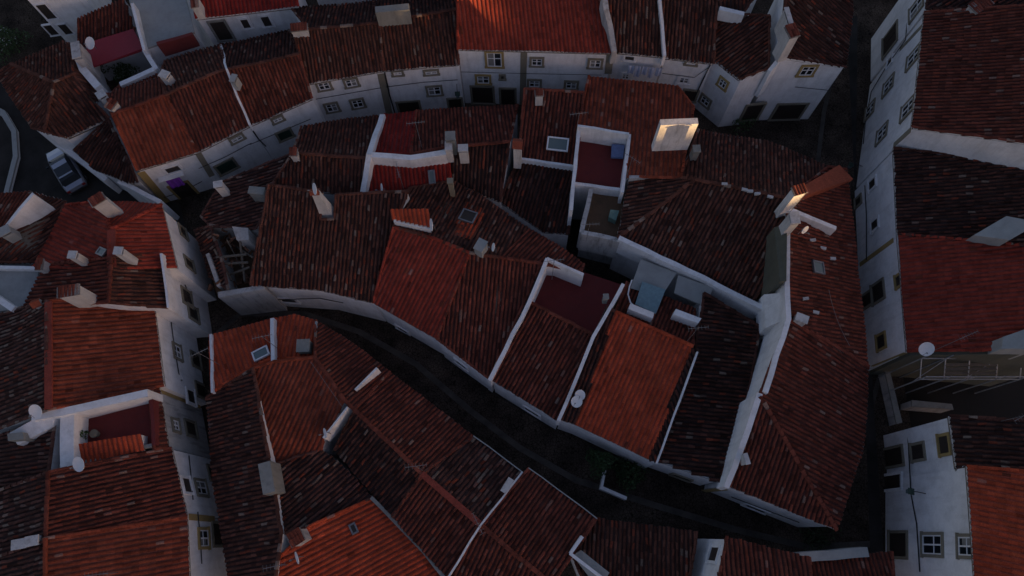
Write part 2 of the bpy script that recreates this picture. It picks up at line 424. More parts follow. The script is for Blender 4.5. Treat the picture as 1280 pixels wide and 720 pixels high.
class House:
    def __init__(s, key, label, facets, wall='white_plaster', cat='house', name='house', inset=.13, base=0.0, caps=True, flat=None, verge=True):
        dz = zoff(key)
        s.F = [Facet([(x, y, z+dz) for x, y, z in f[1]], f[0], f[2] if len(f) > 2 else None) for f in facets]
        allp = [p for f in s.F for p in f.P]
        c = sum(allp, Vector())/len(allp)
        s.root = empty(name, (c.x, c.y, base), label, cat)
        s.base = base
        # outline
        ed = {}
        for fi, f in enumerate(s.F):
            n = len(f.key)
            for i in range(n):
                a, b = f.key[i], f.key[(i+1) % n]; ed.setdefault(frozenset((a, b)), []).append((fi, i, a, b))
        pos = {}
        for f in s.F:
            for k, p in zip(f.key, f.P): pos[k] = p
        nxt = {}
        for f in s.F:      # orient all facets the same way
            n = len(f.P); a = sum(f.P[i].x*f.P[(i+1) % n].y-f.P[(i+1) % n].x*f.P[i].y for i in range(n)); f.ccw = a > 0
        for e, l in ed.items():
            if len(l) == 1:
                fi, i, a, b = l[0]
                if not s.F[fi].ccw: a, b = b, a
                nxt.setdefault(a, []).append(b)
        loops = []
        while nxt:
            st = next(iter(nxt)); lp = [st]; cur = st
            while True:
                nb = nxt[cur].pop()
                if not nxt[cur]: del nxt[cur]
                if nb == st or nb not in nxt: break
                lp.append(nb); cur = nb
            loops.append(lp)
        wl = MB(); s.walls = []; cn = MB()
        for lp in loops:
            P = [pos[k] for k in lp]
            if len(P) < 3: continue
            DD = []
            for i in range(len(P)):
                A, B = P[i], P[(i+1) % len(P)]; fi = ed[frozenset((lp[i], lp[(i+1) % len(P)]))][0][0]; f = s.F[fi]
                ex = np.array((B.x-A.x, B.y-A.y)); ex = ex/(np.linalg.norm(ex)+1e-9)
                low = (np.array(((A.x+B.x)/2, (A.y+B.y)/2))-f.xy.mean(0))@f.grad > 0
                DD.append(inset if (abs(ex@f.grad) < .5 and low and f.style in STY) else .015)
            Q = inset_loop(P, DD); n = len(Q)
            for i in range(n):
                j = (i+1) % n; a, b = Q[i], Q[j]
                tp = [Vector((a.x, a.y, a.z-.07)), Vector((b.x, b.y, b.z-.07))]
                bt = [Vector((a.x, a.y, base-.2)), Vector((b.x, b.y, base-.2))]
                wl.poly([bt[0], bt[1], tp[1], tp[0]])
                s.walls.append((bt[0], bt[1], tp[1], tp[0]))
                if DD[i] > .1:
                    A_, B_ = P[i], P[j]; cn = MB()
                    for k_, (i0, i1, h0, h1) in enumerate(((.0, .05, -.06, -.13), (.05, .12, -.06, -.20))):
                        o0 = [A_.lerp(a, i0/.13), B_.lerp(b, i0/.13)]; o1 = [A_.lerp(a, i1/.13), B_.lerp(b, i1/.13)]
                        U_ = lambda q, h: Vector((q.x, q.y, q.z+h))
                        cn.poly([U_(o0[0], h1), U_(o0[1], h1), U_(o0[1], h0), U_(o0[0], h0)])
                        cn.poly([U_(o1[0], h1), U_(o1[1], h1), U_(o0[1], h1), U_(o0[0], h1)])
                    cn.build('cornice', wall, s.root)
        # sheet under the tiles / visible flat roofs
        s.wall = wl.build('wall', wall, s.root)
        under = MB()
        for f in s.F:
            if f.style in STY:
                k = .22; n_ = len(f.P)
                # bilinear-ish fan follows the warped surface
                cx = sum((p for p in f.P), Vector())/n_; cz = float(f.z(np.array([[cx.x, cx.y]]))[0])-k-.06
                convex = True
                for i in range(n_):
                    a, b, c_ = f.P[i-1], f.P[i], f.P[(i+1) % n_]
                    cr = (b.x-a.x)*(c_.y-b.y)-(b.y-a.y)*(c_.x-b.x)
                    if (cr > 0) != f.ccw and abs(cr) > .01: convex = False
                if convex:
                    for i in range(n_):
                        a, b = f.P[i], f.P[(i+1) % n_]
                        under.poly([(a.x, a.y, a.z-k), (b.x, b.y, b.z-k), (cx.x, cx.y, cz)])
                else: under.poly([(p.x, p.y, p.z-.26) for p in f.P])
        s.roof = tile_mesh('roof', s.F, s.root)
        if s.roof is None:
            m = flat or 'grey_cement'; mb = MB()
            for f in s.F: mb.prism([p.copy() for p in f.P], [p.z-.15 for p in f.P])
            s.roof = mb.build('roof', m, s.root)
        else:
            for f in s.F:
                if f.style not in STY:
                    mb = MB(); mb.prism([p.copy() for p in f.P], [p.z-.15 for p in f.P]); mb.build('flat_roof', f.style, s.root)
            if under.v: under.build('roof_boarding', 'weathered_wood', s.roof)
            if caps:
                mb = MB()
                for e, l in ed.items():
                    fi, i, a, b = l[0]; A, B = pos[a], pos[b]
                    f = s.F[fi]
                    if f.style not in STY: continue
                    mid = (A+B)/2; ex = np.array((B.x-A.x, B.y-A.y)); ln = np.linalg.norm(ex)
                    if ln < .3: continue
                    ex = ex/ln; nrm = np.array((-ex[1], ex[0]))
                    if len(l) == 2:
                        # ridge or hip when both sides fall away
                        fall = 0
                        for (fj, *_r) in l:
                            g = s.F[fj]; cc = g.xy.mean(0); sdn = nrm*np.sign((cc-np.array((mid.x, mid.y)))@nrm)
                            q = np.array([[mid.x, mid.y]])+sdn*.5
                            fall += (mid.z+.0 > g.z(q)[0]+.02)
                        if fall == 2: cap_row(mb, A, B, f.style)
                    else:
                        al = abs(ex@f.grad)
                        lowside = (np.array((mid.x, mid.y))-f.xy.mean(0))@f.grad > 0
                        if al < .5 and not lowside: cap_row(mb, A, B, f.style, .11, .03)
                        elif al >= .5 and verge: cap_row(mb, A, B, f.style, .085, .05)
                if mb.v: mb.build('ridge_tiles', 'roof_tiles', s.roof, True)
        HOUSES[key] = s
    def hit(s, px, py):
        d = ray(px, py); o = Vector((0, 0, CAM_H)); best = None
        for w_ in s.walls:
            a, b = w_[0], w_[1]; e = (b-a); e.z = 0
            if e.length < .2: continue
            L = e.length; e = e/L; n = Vector((e.y, -e.x, 0))
            dn = d.dot(n)
            if dn > -1e-4: continue
            t = (a-o).dot(n)/dn; p = o+d*t; q = (p-a).dot(e)
            if -4 < q < L+4:
                zt = w_[3].z+(w_[2].z-w_[3].z)*min(1, max(0, q/L))
                pen = max(0, p.z-zt)*3+max(0, -q)*2+max(0, q-L)*2+t*.05
                if p.z < -.5: pen += 20
                if best is None or pen < best[0]: best = (pen, p, e, n)
        return best
    def wallpt(s, px, py, off=.03):
        h = s.hit(px, py)
        if h is None: print('no wall', s.root['label'], px, py); return None
        return h[1]+h[3]*off
def window(hk, px, py, w=.95, h=1.25, kind='white', trim='stone_trim', tw=.16):
    H = HOUSES[hk]; r = H.hit(px, py)
    if r is None: print('no wall for window', hk, px, py); return
    pen, p, t, n = r; up = Vector((0, 0, 1))
    if pen > 6 or p.z < -.3: print('OFF', hk, px, py, round(pen, 1), round(p.z, 1)); return
    p = p.copy(); p.z = max(p.z, h/2+.15 if kind != 'door' else h/2)
    fr = MB()
    fr.box(p+n*.02+up*(h/2+tw/2), w+2*tw, .14, tw, t); 
    fr.box(p+n*.04-up*(h/2+tw/2), w+2*tw+.08, .18, tw*.8, t)
    for sg in (-1, 1): fr.box(p+n*.02+t*(sg*(w/2+tw/2)), tw, .14, h, t)
    nm = 'door' if kind in ('door', 'garage') else 'window'
    f = fr.build(nm, trim, H.root)
    if kind == 'white':
        m = MB(); m.box(p+n*.022, w, .02, h, t); m.build('pane', 'window_glass', f)
        c = MB()
        for q in (-.5, 0, .5): c.box(p+n*.05+t*(q*(w-.07)), .065 if q else .08, .04, h, t)
        for q in (-.5, .1, .5): c.box(p+n*.048+up*(q*(h-.07)), w, .032, .045 if abs(q) < .4 else .07, t)
        c.build('casement', 'white_paint', f)
        k_ = rng.rand()
        if k_ < .55:
            m = MB(); sd_ = -1 if k_ < .27 else 1
            m.box(p+n*.033+t*(sd_*w*.25)+up*(h*.1 if k_ < .15 else 0), w*.42, .012, h*(.7 if k_ < .15 else .9), t); m.build('curtain', 'curtain_cloth', f)
    elif kind in ('dark', 'door', 'garage'):
        m = MB(); m.box(p+n*.022, w, .02, h, t)
        for q in (-.25, .25): m.box(p+n*.04+t*(q*w), w*.38, .02, h*.85, t)
        m.build('door_leaf' if nm == 'door' else 'shutter', 'dark_wood_and_gap', f)
    elif kind == 'green':
        m = MB(); m.box(p+n*.022, w, .02, h, t)
        for q in range(int(h/.12)): m.box(p+n*.045+up*(-h/2+.08+q*.12), w*.92, .02, .05, t)
        m.build('shutter', 'green_wood', f)
    return f
def pts_on(hk, path, off=.04):
    return [q for q in (HOUSES[hk].wallpt(x, y, off) for x, y in path) if q is not None]
def cable(hk, path, label, r=.022, off=.06, m='rubber_cable', name='cable'):
    P = pts_on(hk, path, off)
    if len(P) < 2: print('no cable', hk); return
    mb = MB(); mb.tube(P, r, 5, None); o = mb.build(name, m); tag(o, label, 'cable'); return o
def band(hk, path, wd, m='ochre_paint', vertical=False, name='wall_band'):
    P = pts_on(hk, path, .012)
    if len(P) < 2: return
    mb = MB(); H = HOUSES[hk]
    for a, b in zip(P[:-1], P[1:]):
        d = (b-a); L = d.length; n = H.hit(path[0][0], path[0][1])[3]
        t = d.normalized(); mb.box((a+b)/2, L, .03 if False else .03, wd, t, n.cross(t))
    return mb.build(name, m, H.root)
def solid(name, pts, zb, m, parent=None, label=None, cat=None):
    mb = MB(); mb.prism([at(*p) for p in pts], zb); o = mb.build(name, m, parent)
    return tag(o, label, cat)
def parapet(hk, path, zb, thick=.28, m='white_plaster', name='parapet'):
    """low wall whose TOP line runs through photo points (x, y, z)"""
    mb = MB(); dz = zoff(hk); P = [at(x, y, z+dz) for x, y, z in path]; zb = zb+dz; W = [P[0]]
    for a, b in zip(P[:-1], P[1:]):
        n = max(1, int((b-a).length/.9))
        for i in range(1, n+1):
            q = a.lerp(b, i/n)
            if i < n: q = q+Vector((rng.normal(0, .018), rng.normal(0, .018), rng.normal(0, .022)))
            W.append(q)
    P = W
    for a, b in zip(P[:-1], P[1:]):
        t = Vector((b.x-a.x, b.y-a.y, 0)).normalized(); s_ = Vector((-t.y, t.x, 0))*thick/2
        a2 = a-t*.02; b2 = b+t*.02
        mb.prism([a2+s_, a2-s_, b2-s_, b2+s_], zb)
    return mb.build(name, m, HOUSES[hk].root)
def chimney(hk, px, py, zt, w=.8, d=.5, h=1.3, rot=0, m='chimney_plaster', taper=1.0, cap='tile', flues=0):
    """top centre at the photo point; stands h above the roof"""
    if w < 2: w *= .86; d *= .86
    zt += zoff(hk)-(.18 if w < 2 else 0); h = max(.5, h-.1); H = HOUSES[hk]; p = at(px, py, zt); a = math.radians(rot); t = Vector((math.cos(a), math.sin(a), 0)); n = Vector((-t.y, t.x, 0))
    mb = MB(); mb.box(p-Vector((0, 0, h/2+.15)), w, d, h+.3, t, taper=taper)
    c = mb.build('chimney', m, H.root)
    k = MB(); wt, dt = w*taper, d*taper
    if cap == 'tile':
        k.box(p+Vector((0, 0, .04)), wt+.14, dt+.14, .08, t)
        q = MB(); nr = max(2, int((wt+.2)/.2))
        q.box(p+Vector((0, 0, .03)), wt+.12, dt+.12, .07, t, col=(.3, .28, .26))
        for i in range(nr):
            x = -(wt)/2+(i+.5)*wt/nr
            base = p+t*x+Vector((0, 0, .10))
            cap_row(q, base-n*(dt/2+.05), base+n*(dt/2+.05), 'mid', .10, .0)
        q.build('chimney_cap', 'roof_tiles', c)
    elif cap == 'flat':
        k.box(p+Vector((0, 0, .09)), wt*.8, dt*.8, .18, t, mi=1)  # dark block: shade of the gap under the slab painted in
        k.box(p+Vector((0, 0, .21)), wt+.08, dt+.08, .07, t)
        k.build('chimney_cap', [m, 'dark_wood_and_gap'], c)
    elif cap == 'gable':
        q = MB()
        for sg in (-1, 1):
            A = p+n*(sg*(dt/2+.08)); B = p+Vector((0, 0, .28))
            q.poly([A-t*(wt/2+.08), A+t*(wt/2+.08), B+t*(wt/2+.08), B-t*(wt/2+.08)], (.28, .08, .05))
        for sg in (-1, 1): q.poly([p-n*(dt/2+.02)+t*sg*(wt/2), p+n*(dt/2+.02)+t*sg*(wt/2), p+Vector((0, 0, .24))+t*sg*(wt/2)], (.5, .5, .5))
        q.build('chimney_cap', 'roof_tiles', c)
    for i in range(flues):
        q = MB(); x = (-.5+(i+.5)/flues)*wt*.8
        q.tube([p+t*x, p+t*x+Vector((0, 0, .35))], .09, 8, (.30, .12, .07)); q.build('chimney_pot', 'roof_tiles', c)
    return c
def dish(px, py, z, label, dia=.8, az=200, el=30, mast=.5):
    z += 1.2*(px < 240 and py > 235 and z > 4); p = at(px, py, z); o = empty('satellite_dish', (p.x, p.y, z-mast), label, 'satellite dish', 'satellite dishes on the roofs')
    a = math.radians(az); e = math.radians(el); f = Vector((math.cos(a)*math.cos(e), math.sin(a)*math.cos(e), math.sin(e)))
    s_ = f.cross(Vector((0, 0, 1))).normalized(); u = s_.cross(f)
    mb = MB(); R = dia/2; rings = []
    for q in (0, .4, .75, 1.0):
        rings.append([p+(s_*math.cos(k*math.pi/8)+u*math.sin(k*math.pi/8)*1.06)*R*q+f*(q*q*.16*R) for k in range(16)])
    for i in range(3):
        for k in range(16):
            l = (k+1) % 16
            if i == 0: mb.poly([rings[0][0], rings[1][k], rings[1][l]])
            else: mb.poly([rings[i][k], rings[i+1][k], rings[i+1][l], rings[i][l]])
    for k in range(16):
        l = (k+1) % 16; mb.poly([rings[3][k]-f*.03, rings[3][l]-f*.03, rings[3][l], rings[3][k]])
    mb.build('reflector', 'white_paint', o, True)
    m = MB(); m.tube([p-f*.04, p-f*.12-Vector((0, 0, .05)), p-f*.12-Vector((0, 0, mast))], .025, 6); m.build('mast', 'galvanised', o)
    m = MB(); q = p+f*R*.95-u*R*.25; m.tube([p-u*R*.98+f*.1, q], .012, 5); m.tube([q, q+f*.12], .04, 6); m.build('feed_arm', 'galvanised', o)
    return o
def antenna(px, py, z, label, ht=1.8, rot=0, n=7, L=1.1, m='galvanised'):
    """px,py at the foot"""
    z += 1.2*(px < 240 and py > 235); p = at(px, py, z); o = empty('television_aerial', p, label, 'aerial', 'television aerials on the roofs')
    a = math.radians(rot); t = Vector((math.cos(a), math.sin(a), 0)); s_ = Vector((-t.y, t.x, 0)); top = p+Vector((0, 0, ht))
    mb = MB(); mb.tube([p-Vector((0, 0, .2)), top+Vector((0, 0, .1))], .018, 5); mb.build('mast', m, o)
    mb = MB(); mb.tube([top-t*L/2, top+t*L/2], .014, 5)
    for i in range(n):
        c = top-t*L/2+t*(i*L/(n-1)); l = .34-.02*i; mb.tube([c-s_*l/2, c+s_*l/2], .006, 4)
    mb.build('aerial_elements', m, o); return o
def skylight(hk, fi, px, py, w=.8, d=.9, m='skylight_glass', frame='galvanised', rot=None, lift=.12):
    H = HOUSES[hk]; f = H.F[fi]; p = f.over(px, py); n = Vector((-f.c[0], -f.c[1], 1)).normalized()
    t = Vector((-f.down[1], f.down[0], 0)); t = (t-n*t.dot(n)).normalized(); v = n.cross(t)
    mb = MB(); q = p+n*lift
    for sg in (-1, 1):
        mb.box(q+t*sg*w/2, .09, d+.09, .14, t, n); mb.box(q+v*sg*d/2, w, .09, .14, t, n)
    o = mb.build('skylight', frame, H.root)
    g = MB(); g.box(q+n*.01, w, d, .03, t, n); g.build('skylight_pane', m, o)
    return o

# ------------------------------------------------------------------ the setting
def sheet(name, pts, m, z=None):
    mb = MB(); mb.poly([at(*p) if z is None else Vector((p[0], p[1], z)) for p in pts]); o = mb.build(name, m); tag(o, kind='structure'); return o
def shade_hills():
    """rolling hills round the town; on the side of the low sun an unseen crest added to block it, with one gap aimed at the chimneys"""
    mb = MB(); R = [70, 250, 330, 410, 560, 900, 1800]
    az = sorted(set([round(k*5.0, 2) for k in range(72)]+[round((SUN_AZ+d) % 360, 2) for d in np.arange(-15, 15.01, .1)]))
    NA = len(az)
    def hgt(r, d):
        a = math.radians(d); off = (d-SUN_AZ+180) % 360-180
        if r <= 250: return 0
        k = min(1, (r-250)/160); base = 16+6*math.sin(3*a+1)+3*math.sin(7*a)
        if abs(off) < 60:
            q = math.cos(math.radians(off*1.5)); base = base*(1-q)+(CREST+1.2*math.sin(off*2.1)+.8*math.sin(off*6.7))*q
        if r == 410:
            g = min(1, max(0, (abs(off-GAP)-.42)/.2)); base = base*g+GAPZ*(1-g) if abs(off) < 15 else base
        if r > 410: base *= .6 if r < 900 else .3
        return base*k
    g = [[Vector((r*math.cos(math.radians(d)), r*math.sin(math.radians(d)), hgt(r, d)-.02)) for d in az] for r in R]
    for i in range(len(R)-1):
        for k in range(NA):
            l = (k+1) % NA; mb.poly([g[i][k], g[i+1][k], g[i+1][l], g[i][l]])
    o = mb.build('shade_hills', 'shade_hillside'); tag(o, kind='structure')
# 410 m away: unseen crest added to block the sun; its aimed gap lets the last sun skim over the highest chimney tops only
def crest_of(p):
    t = 400.0
    for _ in range(30): q = p+sdir*t; t += 410-math.hypot(q.x, q.y)
    return math.degrees(math.atan2(q.y, q.x))-SUN_AZ, q.z
GAP, GAPZ = crest_of(at(853, 152, 9.3)); CREST = GAPZ+13
shade_hills()
gmb = MB(); gmb.poly([(-75, -75, 0), (75, -75, 0), (75, 75, 0), (-75, 75, 0)]); tag(gmb.build('ground', 'cobbles'), kind='structure')
def strip(name, path, wd, m, z=.004):
    P = [at(x, y, z) for x, y in path]; mb = MB(); prev = None
    for i, p in enumerate(P):
        d = (P[min(i+1, len(P)-1)]-P[max(i-1, 0)]).normalized(); n_ = Vector((-d.y, d.x, 0))*wd/2
        if prev: mb.poly([prev[0], prev[1], p-n_, p+n_])
        prev = (p+n_, p-n_)
    tag(mb.build(name, m), kind='structure')
strip('gutter', [(262, 470), (268, 420), (300, 392), (380, 392), (450, 415), (520, 455), (590, 515), (650, 560), (720, 600), (820, 632), (920, 662), (1010, 684), (1090, 680)], .38, 'gutter_stone')
strip('gutter', [(1062, -20), (1048, 60), (1030, 140), (1020, 220)], .3, 'gutter_stone')
strip('gutter', [(1096, 700), (1092, 600), (1085, 520), (1100, 470)], .3, 'gutter_stone')
sheet('yard', [(1128, 466, .006), (1400, 470, .006), (1400, 560, .006), (1140, 540, .006)], 'yard_shade')  # shade of the enclosed void painted on as a near-black ground sheet
sheet('road', [(-90, 40, .004), (20, 100, .004), (60, 150, .004), (100, 175, .004), (150, 235, .004), (225, 255, .004), (235, 300, .004), (190, 330, .004), (-90, 300, .004)], 'asphalt')

# ------------------------------------------------------------------ the houses (corner = photo x, photo y, height in metres)
H_ = House
# --- top left
H_('A1', 'large white house with tall windows at the top left corner above the dark road', [
    ('flat', [(-70, -150, 9), (40, -190, 9), (60, -60, 9), (-12, -50, 9)])], flat='pale_cement')
H_('A2', 'low house with dark ribbed tiles and a smooth crimson sheet awning beside a small courtyard', [
    ('mid', [(96, 24, 4.6), (155, -2, 5.0), (169, 40, 4.3), (98, 62, 4.0)])], caps=False)
H_('A0', 'flat roofed house with grey concrete terrace and red edging at the top', [
    ('pale_cement', [(153, -30, 5.2), (225, -30, 5.2), (243, 40, 5.0), (178, 62, 5.0)])], flat='pale_cement')
H_('A3', 'hipped brown tiled house at the bend of the dark road on the far left', [
    ('old', [(14, 80, 4.4), (82, 50, 4.4), (94, 92, 5.6), (67, 103, 6.2)]),
    ('old', [(94, 92, 5.6), (120, 130, 4.4), (137, 148, 4.2), (84, 172, 4.2), (56, 165, 4.6), (67, 103, 6.2)]),
    ('old', [(67, 103, 6.2), (56, 165, 4.6), (40, 160, 4.2), (-6, 92, 4.2), (14, 80, 4.4)]),
    ('old', [(94, 92, 5.6), (82, 50, 4.4), (97, 62, 4.3), (122, 112, 4.2), (120, 130, 4.4)])])
H_('A4', 'small brown roofed lean to house below the hipped house beside the parked car', [
    ('dark', [(92, 187, 3.4), (136, 150, 4.2), (163, 205, 4.4), (172, 227, 3.6), (158, 227, 3.2), (118, 212, 3.0)])])
# --- upper left curved row
H_('B1', 'orange brown tiled house at the left end of the curved row with purple cloth', [
    ('mid', [(134, 118, 5.2), (200, 94, 5.2), (207, 119, 6.6), (140, 143, 6.6)]),
    ('rust', [(140, 143, 6.6), (207, 119, 6.6), (247, 190, 4.9), (171, 213, 4.9)])])
H_('B2', 'brown tiled house in the curved row left of the thin white party wall', [
    ('old', [(200, 94, 5.2), (206, 76, 5.0), (275, 56, 5.0), (282, 86, 6.9), (207, 119, 6.6)]),
    ('mid', [(207, 119, 6.6), (282, 86, 6.9), (312, 157, 5.0), (247, 190, 4.9)])])
H_('B3', 'darker tiled house in the curved row just right of the thin white party wall', [
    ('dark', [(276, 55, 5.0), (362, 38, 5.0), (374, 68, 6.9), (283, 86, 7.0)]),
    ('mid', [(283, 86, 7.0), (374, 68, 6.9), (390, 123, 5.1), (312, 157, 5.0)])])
H_('T0', 'white house under a bright red corrugated roof at the top edge', [
    ('crimson', [(234, -40, 7.6), (362, -50, 7.6), (373, 8, 6.0), (245, 23, 6.0)])])
H_('T00', 'white walled house at the very top edge left of the red roof', [
    ('mid', [(372, -110, 9), (560, -120, 9), (566, -62, 7.4), (374, -54, 7.4)])])
H_('T1', 'long brown tiled house with four small front windows left of the stone pilaster', [
    ('dark', [(364, 10, 5.6), (466, 1, 5.6), (475, 29, 7.2), (385, 37, 7.2)]),
    ('old', [(385, 37, 7.2), (475, 29, 7.2), (479, 88, 5.5), (381, 105, 5.5), (368, 42, 7.1)])])
H_('T1b', 'long brown tiled house under the large beige chimney right of the stone pilaster', [
    ('dark', [(466, 1, 5.6), (570, -8, 5.6), (573, 11, 7.2), (475, 29, 7.2)]),
    ('old', [(475, 29, 7.2), (573, 11, 7.2), (573, 80, 5.6), (479, 88, 5.5)])])
H_('T2', 'broad white house with a red tiled roof whose ridge catches the last sun', [
    ('red', [(572, -14, 9.2), (740, -22, 8.2), (757, 14, 7.6), (767, 66, 6.6), (572, 61, 6.6)]),
    ('mid', [(572, -14, 9.2), (560, -60, 7.4), (725, -60, 7.4), (740, -22, 8.2)])])
H_('T3', 'narrow dark tiled house with laundry hanging on its front', [
    ('old', [(757, -10, 8.4), (822, -14, 8.4), (831, 71, 6.3), (769, 65, 6.3), (762, 20, 7.6)])])
H_('T4', 'narrow dark tiled house at the right end of the top row beside the cream drainpipe', [
    ('old', [(824, -14, 8.0), (897, -14, 8.0), (892, 79, 6.0), (832, 72, 6.0)])])
# --- small houses at the top right of the row
H_('T5', 'low house with crosswise tile rows in the corner between two white walls', [
    ('old', [(895, 18, 6.6), (962, 20, 7.4), (961, 86, 6.8), (924, 99, 6.0), (893, 74, 6.0)])])
H_('T7', 'small tiled shed roof with a white gutter at the top right', [
    ('dark', [(900, -12, 8.2), (955, -20, 8.2), (930, 15, 7.4), (900, 9, 7.4)])])
H_('T6', 'dark tiled white house with ochre framed window beside the narrow top right street', [
    ('dark', [(986, -40, 9.4), (1060, -40, 7.0), (1066, 10, 6.6), (1058, 83, 6.4), (975, 71, 7.6)])])
# --- right block
H_('R0', 'grey white house at the top edge above the broad brown roof on the right', [
    ('dark', [(1165, -60, 8.8), (1360, -60, 9.8), (1345, 6, 9.6), (1158, 11, 8.0)])])
H_('R1', 'tall white house with broad brown tiled roof in the upper right corner', [
    ('mid', [(1156, 14, 8.1), (1365, 2, 11.8), (1370, 190, 11.8), (1140, 159, 8.1)])])
H_('R2', 'white house with dark brown tiled roof in the middle of the right edge', [
    ('dark', [(1117, 185, 6.0), (1360, 214, 9.4), (1365, 312, 9.4), (1122, 293, 5.8)])])
H_('R3', 'white house with bright red tiled roof above the scaffolding on the right', [
    ('red', [(1122, 293, 5.8), (1365, 312, 9.4), (1365, 436, 9.2), (1134, 439, 5.4)])])
H_('R5', 'white house with three stone framed openings and dark brown tiles at the lower right', [
    ('dark', [(1187, 520, 7.8), (1370, 530, 11), (1370, 596, 11), (1209, 583, 8.2), (1198, 601, 7.8)])])
H_('R6', 'white house with orange tiled roof in the lower right corner', [
    ('orange', [(1209, 583, 9.0), (1370, 596, 11.6), (1370, 790, 11.8), (1224, 790, 9.5)])])
# --- centre block, north side
H_('C0', 'derelict house with mossy disordered tiles and half fallen roof', [
    ('lichen', [(276, 228, 4.6), (322, 208, 4.9), (366, 192, 5.4), (340, 232, 5.2), (332, 264, 5.0), (320, 286, 4.9), (262, 282, 4.2), (252, 270, 4.0)]),
    ('lichen', [(243, 288, 3.6), (262, 282, 4.2), (276, 320, 4.2), (285, 362, 4.2), (262, 345, 3.6)])], wall='worn_plaster')
H_('C1', 'old brown tiled house left of the white party wall behind the courtyard dish', [
    ('old', [(377, 158, 4.6), (478, 143, 4.6), (457, 197, 6.3), (380, 193, 6.3), (366, 192, 6.0)]),
    ('old', [(366, 192, 6.0), (380, 193, 6.3), (457, 197, 6.3), (452, 243, 5.0), (337, 236, 5.0)])])
H_('C2', 'narrow crimson tiled house with white parapets in the middle of the block', [
    ('crimson', [(481, 143, 4.6), (521, 139, 4.6), (513, 193, 6.2), (462, 191, 6.2)]),
    ('crimson', [(462, 191, 6.2), (513, 193, 6.2), (560, 192, 6.0), (564, 228, 5.1), (500, 244, 4.9), (452, 243, 5.0)])])
H_('C3', 'brown tiled house with two chimneys right of the crimson roof', [
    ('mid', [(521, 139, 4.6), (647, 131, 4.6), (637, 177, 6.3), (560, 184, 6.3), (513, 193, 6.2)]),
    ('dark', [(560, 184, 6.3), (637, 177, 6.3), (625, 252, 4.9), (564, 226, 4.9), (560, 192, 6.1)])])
H_('C4', 'light brown tiled house with a square roof window and tall white chimney', [
    ('mid', [(656, 111, 6.4), (729, 116, 6.4), (721, 208, 5.2), (648, 197, 5.2)])])
H_('C4l', 'lower dark ribbed roof stepping down below the square roof window', [
    ('dark', [(648, 200, 4.9), (720, 210, 4.9), (711, 292, 3.8), (680, 290, 3.6), (624, 252, 3.9)])])
H_('C6', 'rusty brown tiled house with the sunlit chimney and a crimson roof terrace', [
    ('rust', [(736, 95, 5.4), (846, 108, 5.4), (867, 134, 5.4), (851, 222, 7.2), (783, 221, 6.2), (786, 168, 6.3), (722, 158, 6.3)])])
H_('C6t', 'roof terrace house with crimson floor between white parapets', [
    ('crimson_floor', [(724, 164, 5.2), (785, 172, 5.2), (777, 238, 5.2), (718, 232, 5.2)])], flat='crimson_floor')
H_('C7', 'large hipped dark brown house with lichen spotted tiles in the centre right', [
    ('old', [(787, 222, 6.0), (851, 222, 7.2), (869, 224, 7.7), (772, 298, 5.6)]),
    ('old', [(869, 224, 7.7), (984, 248, 7.8), (984, 300, 7.4), (958, 352, 6.3), (940, 378, 5.6), (772, 298, 5.6)]),
    ('old', [(873, 162, 5.4), (960, 177, 5.4), (1036, 208, 5.4), (984, 248, 7.8), (869, 224, 7.7), (851, 222, 7.2)])])
H_('E1', 'long brown tiled wing on the right with the sunlit little chimney and rooflight', [
    ('mid', [(984, 248, 7.8), (1036, 208, 5.6), (1058, 211, 5.5), (1071, 320, 5.5), (1085, 455, 5.5), (985, 398, 8.6), (984, 300, 8.2)]),
])
H_('E2', 'brown hipped house with fanning tile rows at the street corner on the lower right', [
    ('mid', [(985, 400, 8.6), (1086, 457, 5.5), (1080, 560, 5.5), (1045, 662, 5.5), (950, 495, 8.2)]),
    ('mid', [(950, 495, 8.2), (1045, 662, 5.5), (910, 607, 5.7), (927, 560, 7.0)])])
H_('C9', 'blackish brown tiled house left of the long white party wall', [
    ('dark', [(880, 366, 6.0), (950, 408, 5.2), (938, 480, 5.1), (900, 603, 4.9), (820, 576, 4.5), (868, 440, 5.0)], (956, 440, 860, 430))])
H_('C10', 'bright orange red roofed house with twin dishes facing the dark street', [
    ('orange', [(769, 389, 6.3), (866, 433, 6.3), (811, 574, 4.8), (720, 531, 4.8)]),
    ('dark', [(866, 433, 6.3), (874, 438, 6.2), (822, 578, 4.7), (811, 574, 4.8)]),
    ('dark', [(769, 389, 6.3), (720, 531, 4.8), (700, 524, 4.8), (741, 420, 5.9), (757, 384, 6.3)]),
    ], verge=False)
H_('C10b', 'sunken back roof of red tiles behind the grey glass canopy', [
    ('mid', [(784, 352, 5.0), (868, 386, 5.0), (866, 432, 5.4), (769, 389, 5.4)])])
H_('C11', 'red brown roofed house with sunken crimson terrace between two white party walls', [
    ('mid', [(662, 377, 5.8), (742, 419, 5.8), (698, 526, 4.7), (614, 474, 4.7)]),
    ])
H_('C11t', 'sunken crimson roof terrace in deep shade behind the red brown roof', [
    ('crimson_floor', [(686, 326, 4.3), (778, 356, 4.3), (742, 419, 4.3), (662, 377, 4.3)])], flat='crimson_floor')
H_('C12a', 'dull red tiled house with straight tile rows facing the dark street', [
    ('red', [(492, 284, 6.5), (545, 299, 6.7), (587, 316, 6.8), (546, 424, 4.7), (466, 378, 4.7)])])
H_('C12b', 'brown red tiled house left of the first white party wall facing the dark street', [
    ('mid', [(587, 316, 6.8), (625, 322, 6.6), (676, 330, 6.2), (612, 473, 4.7), (546, 424, 4.7)])])
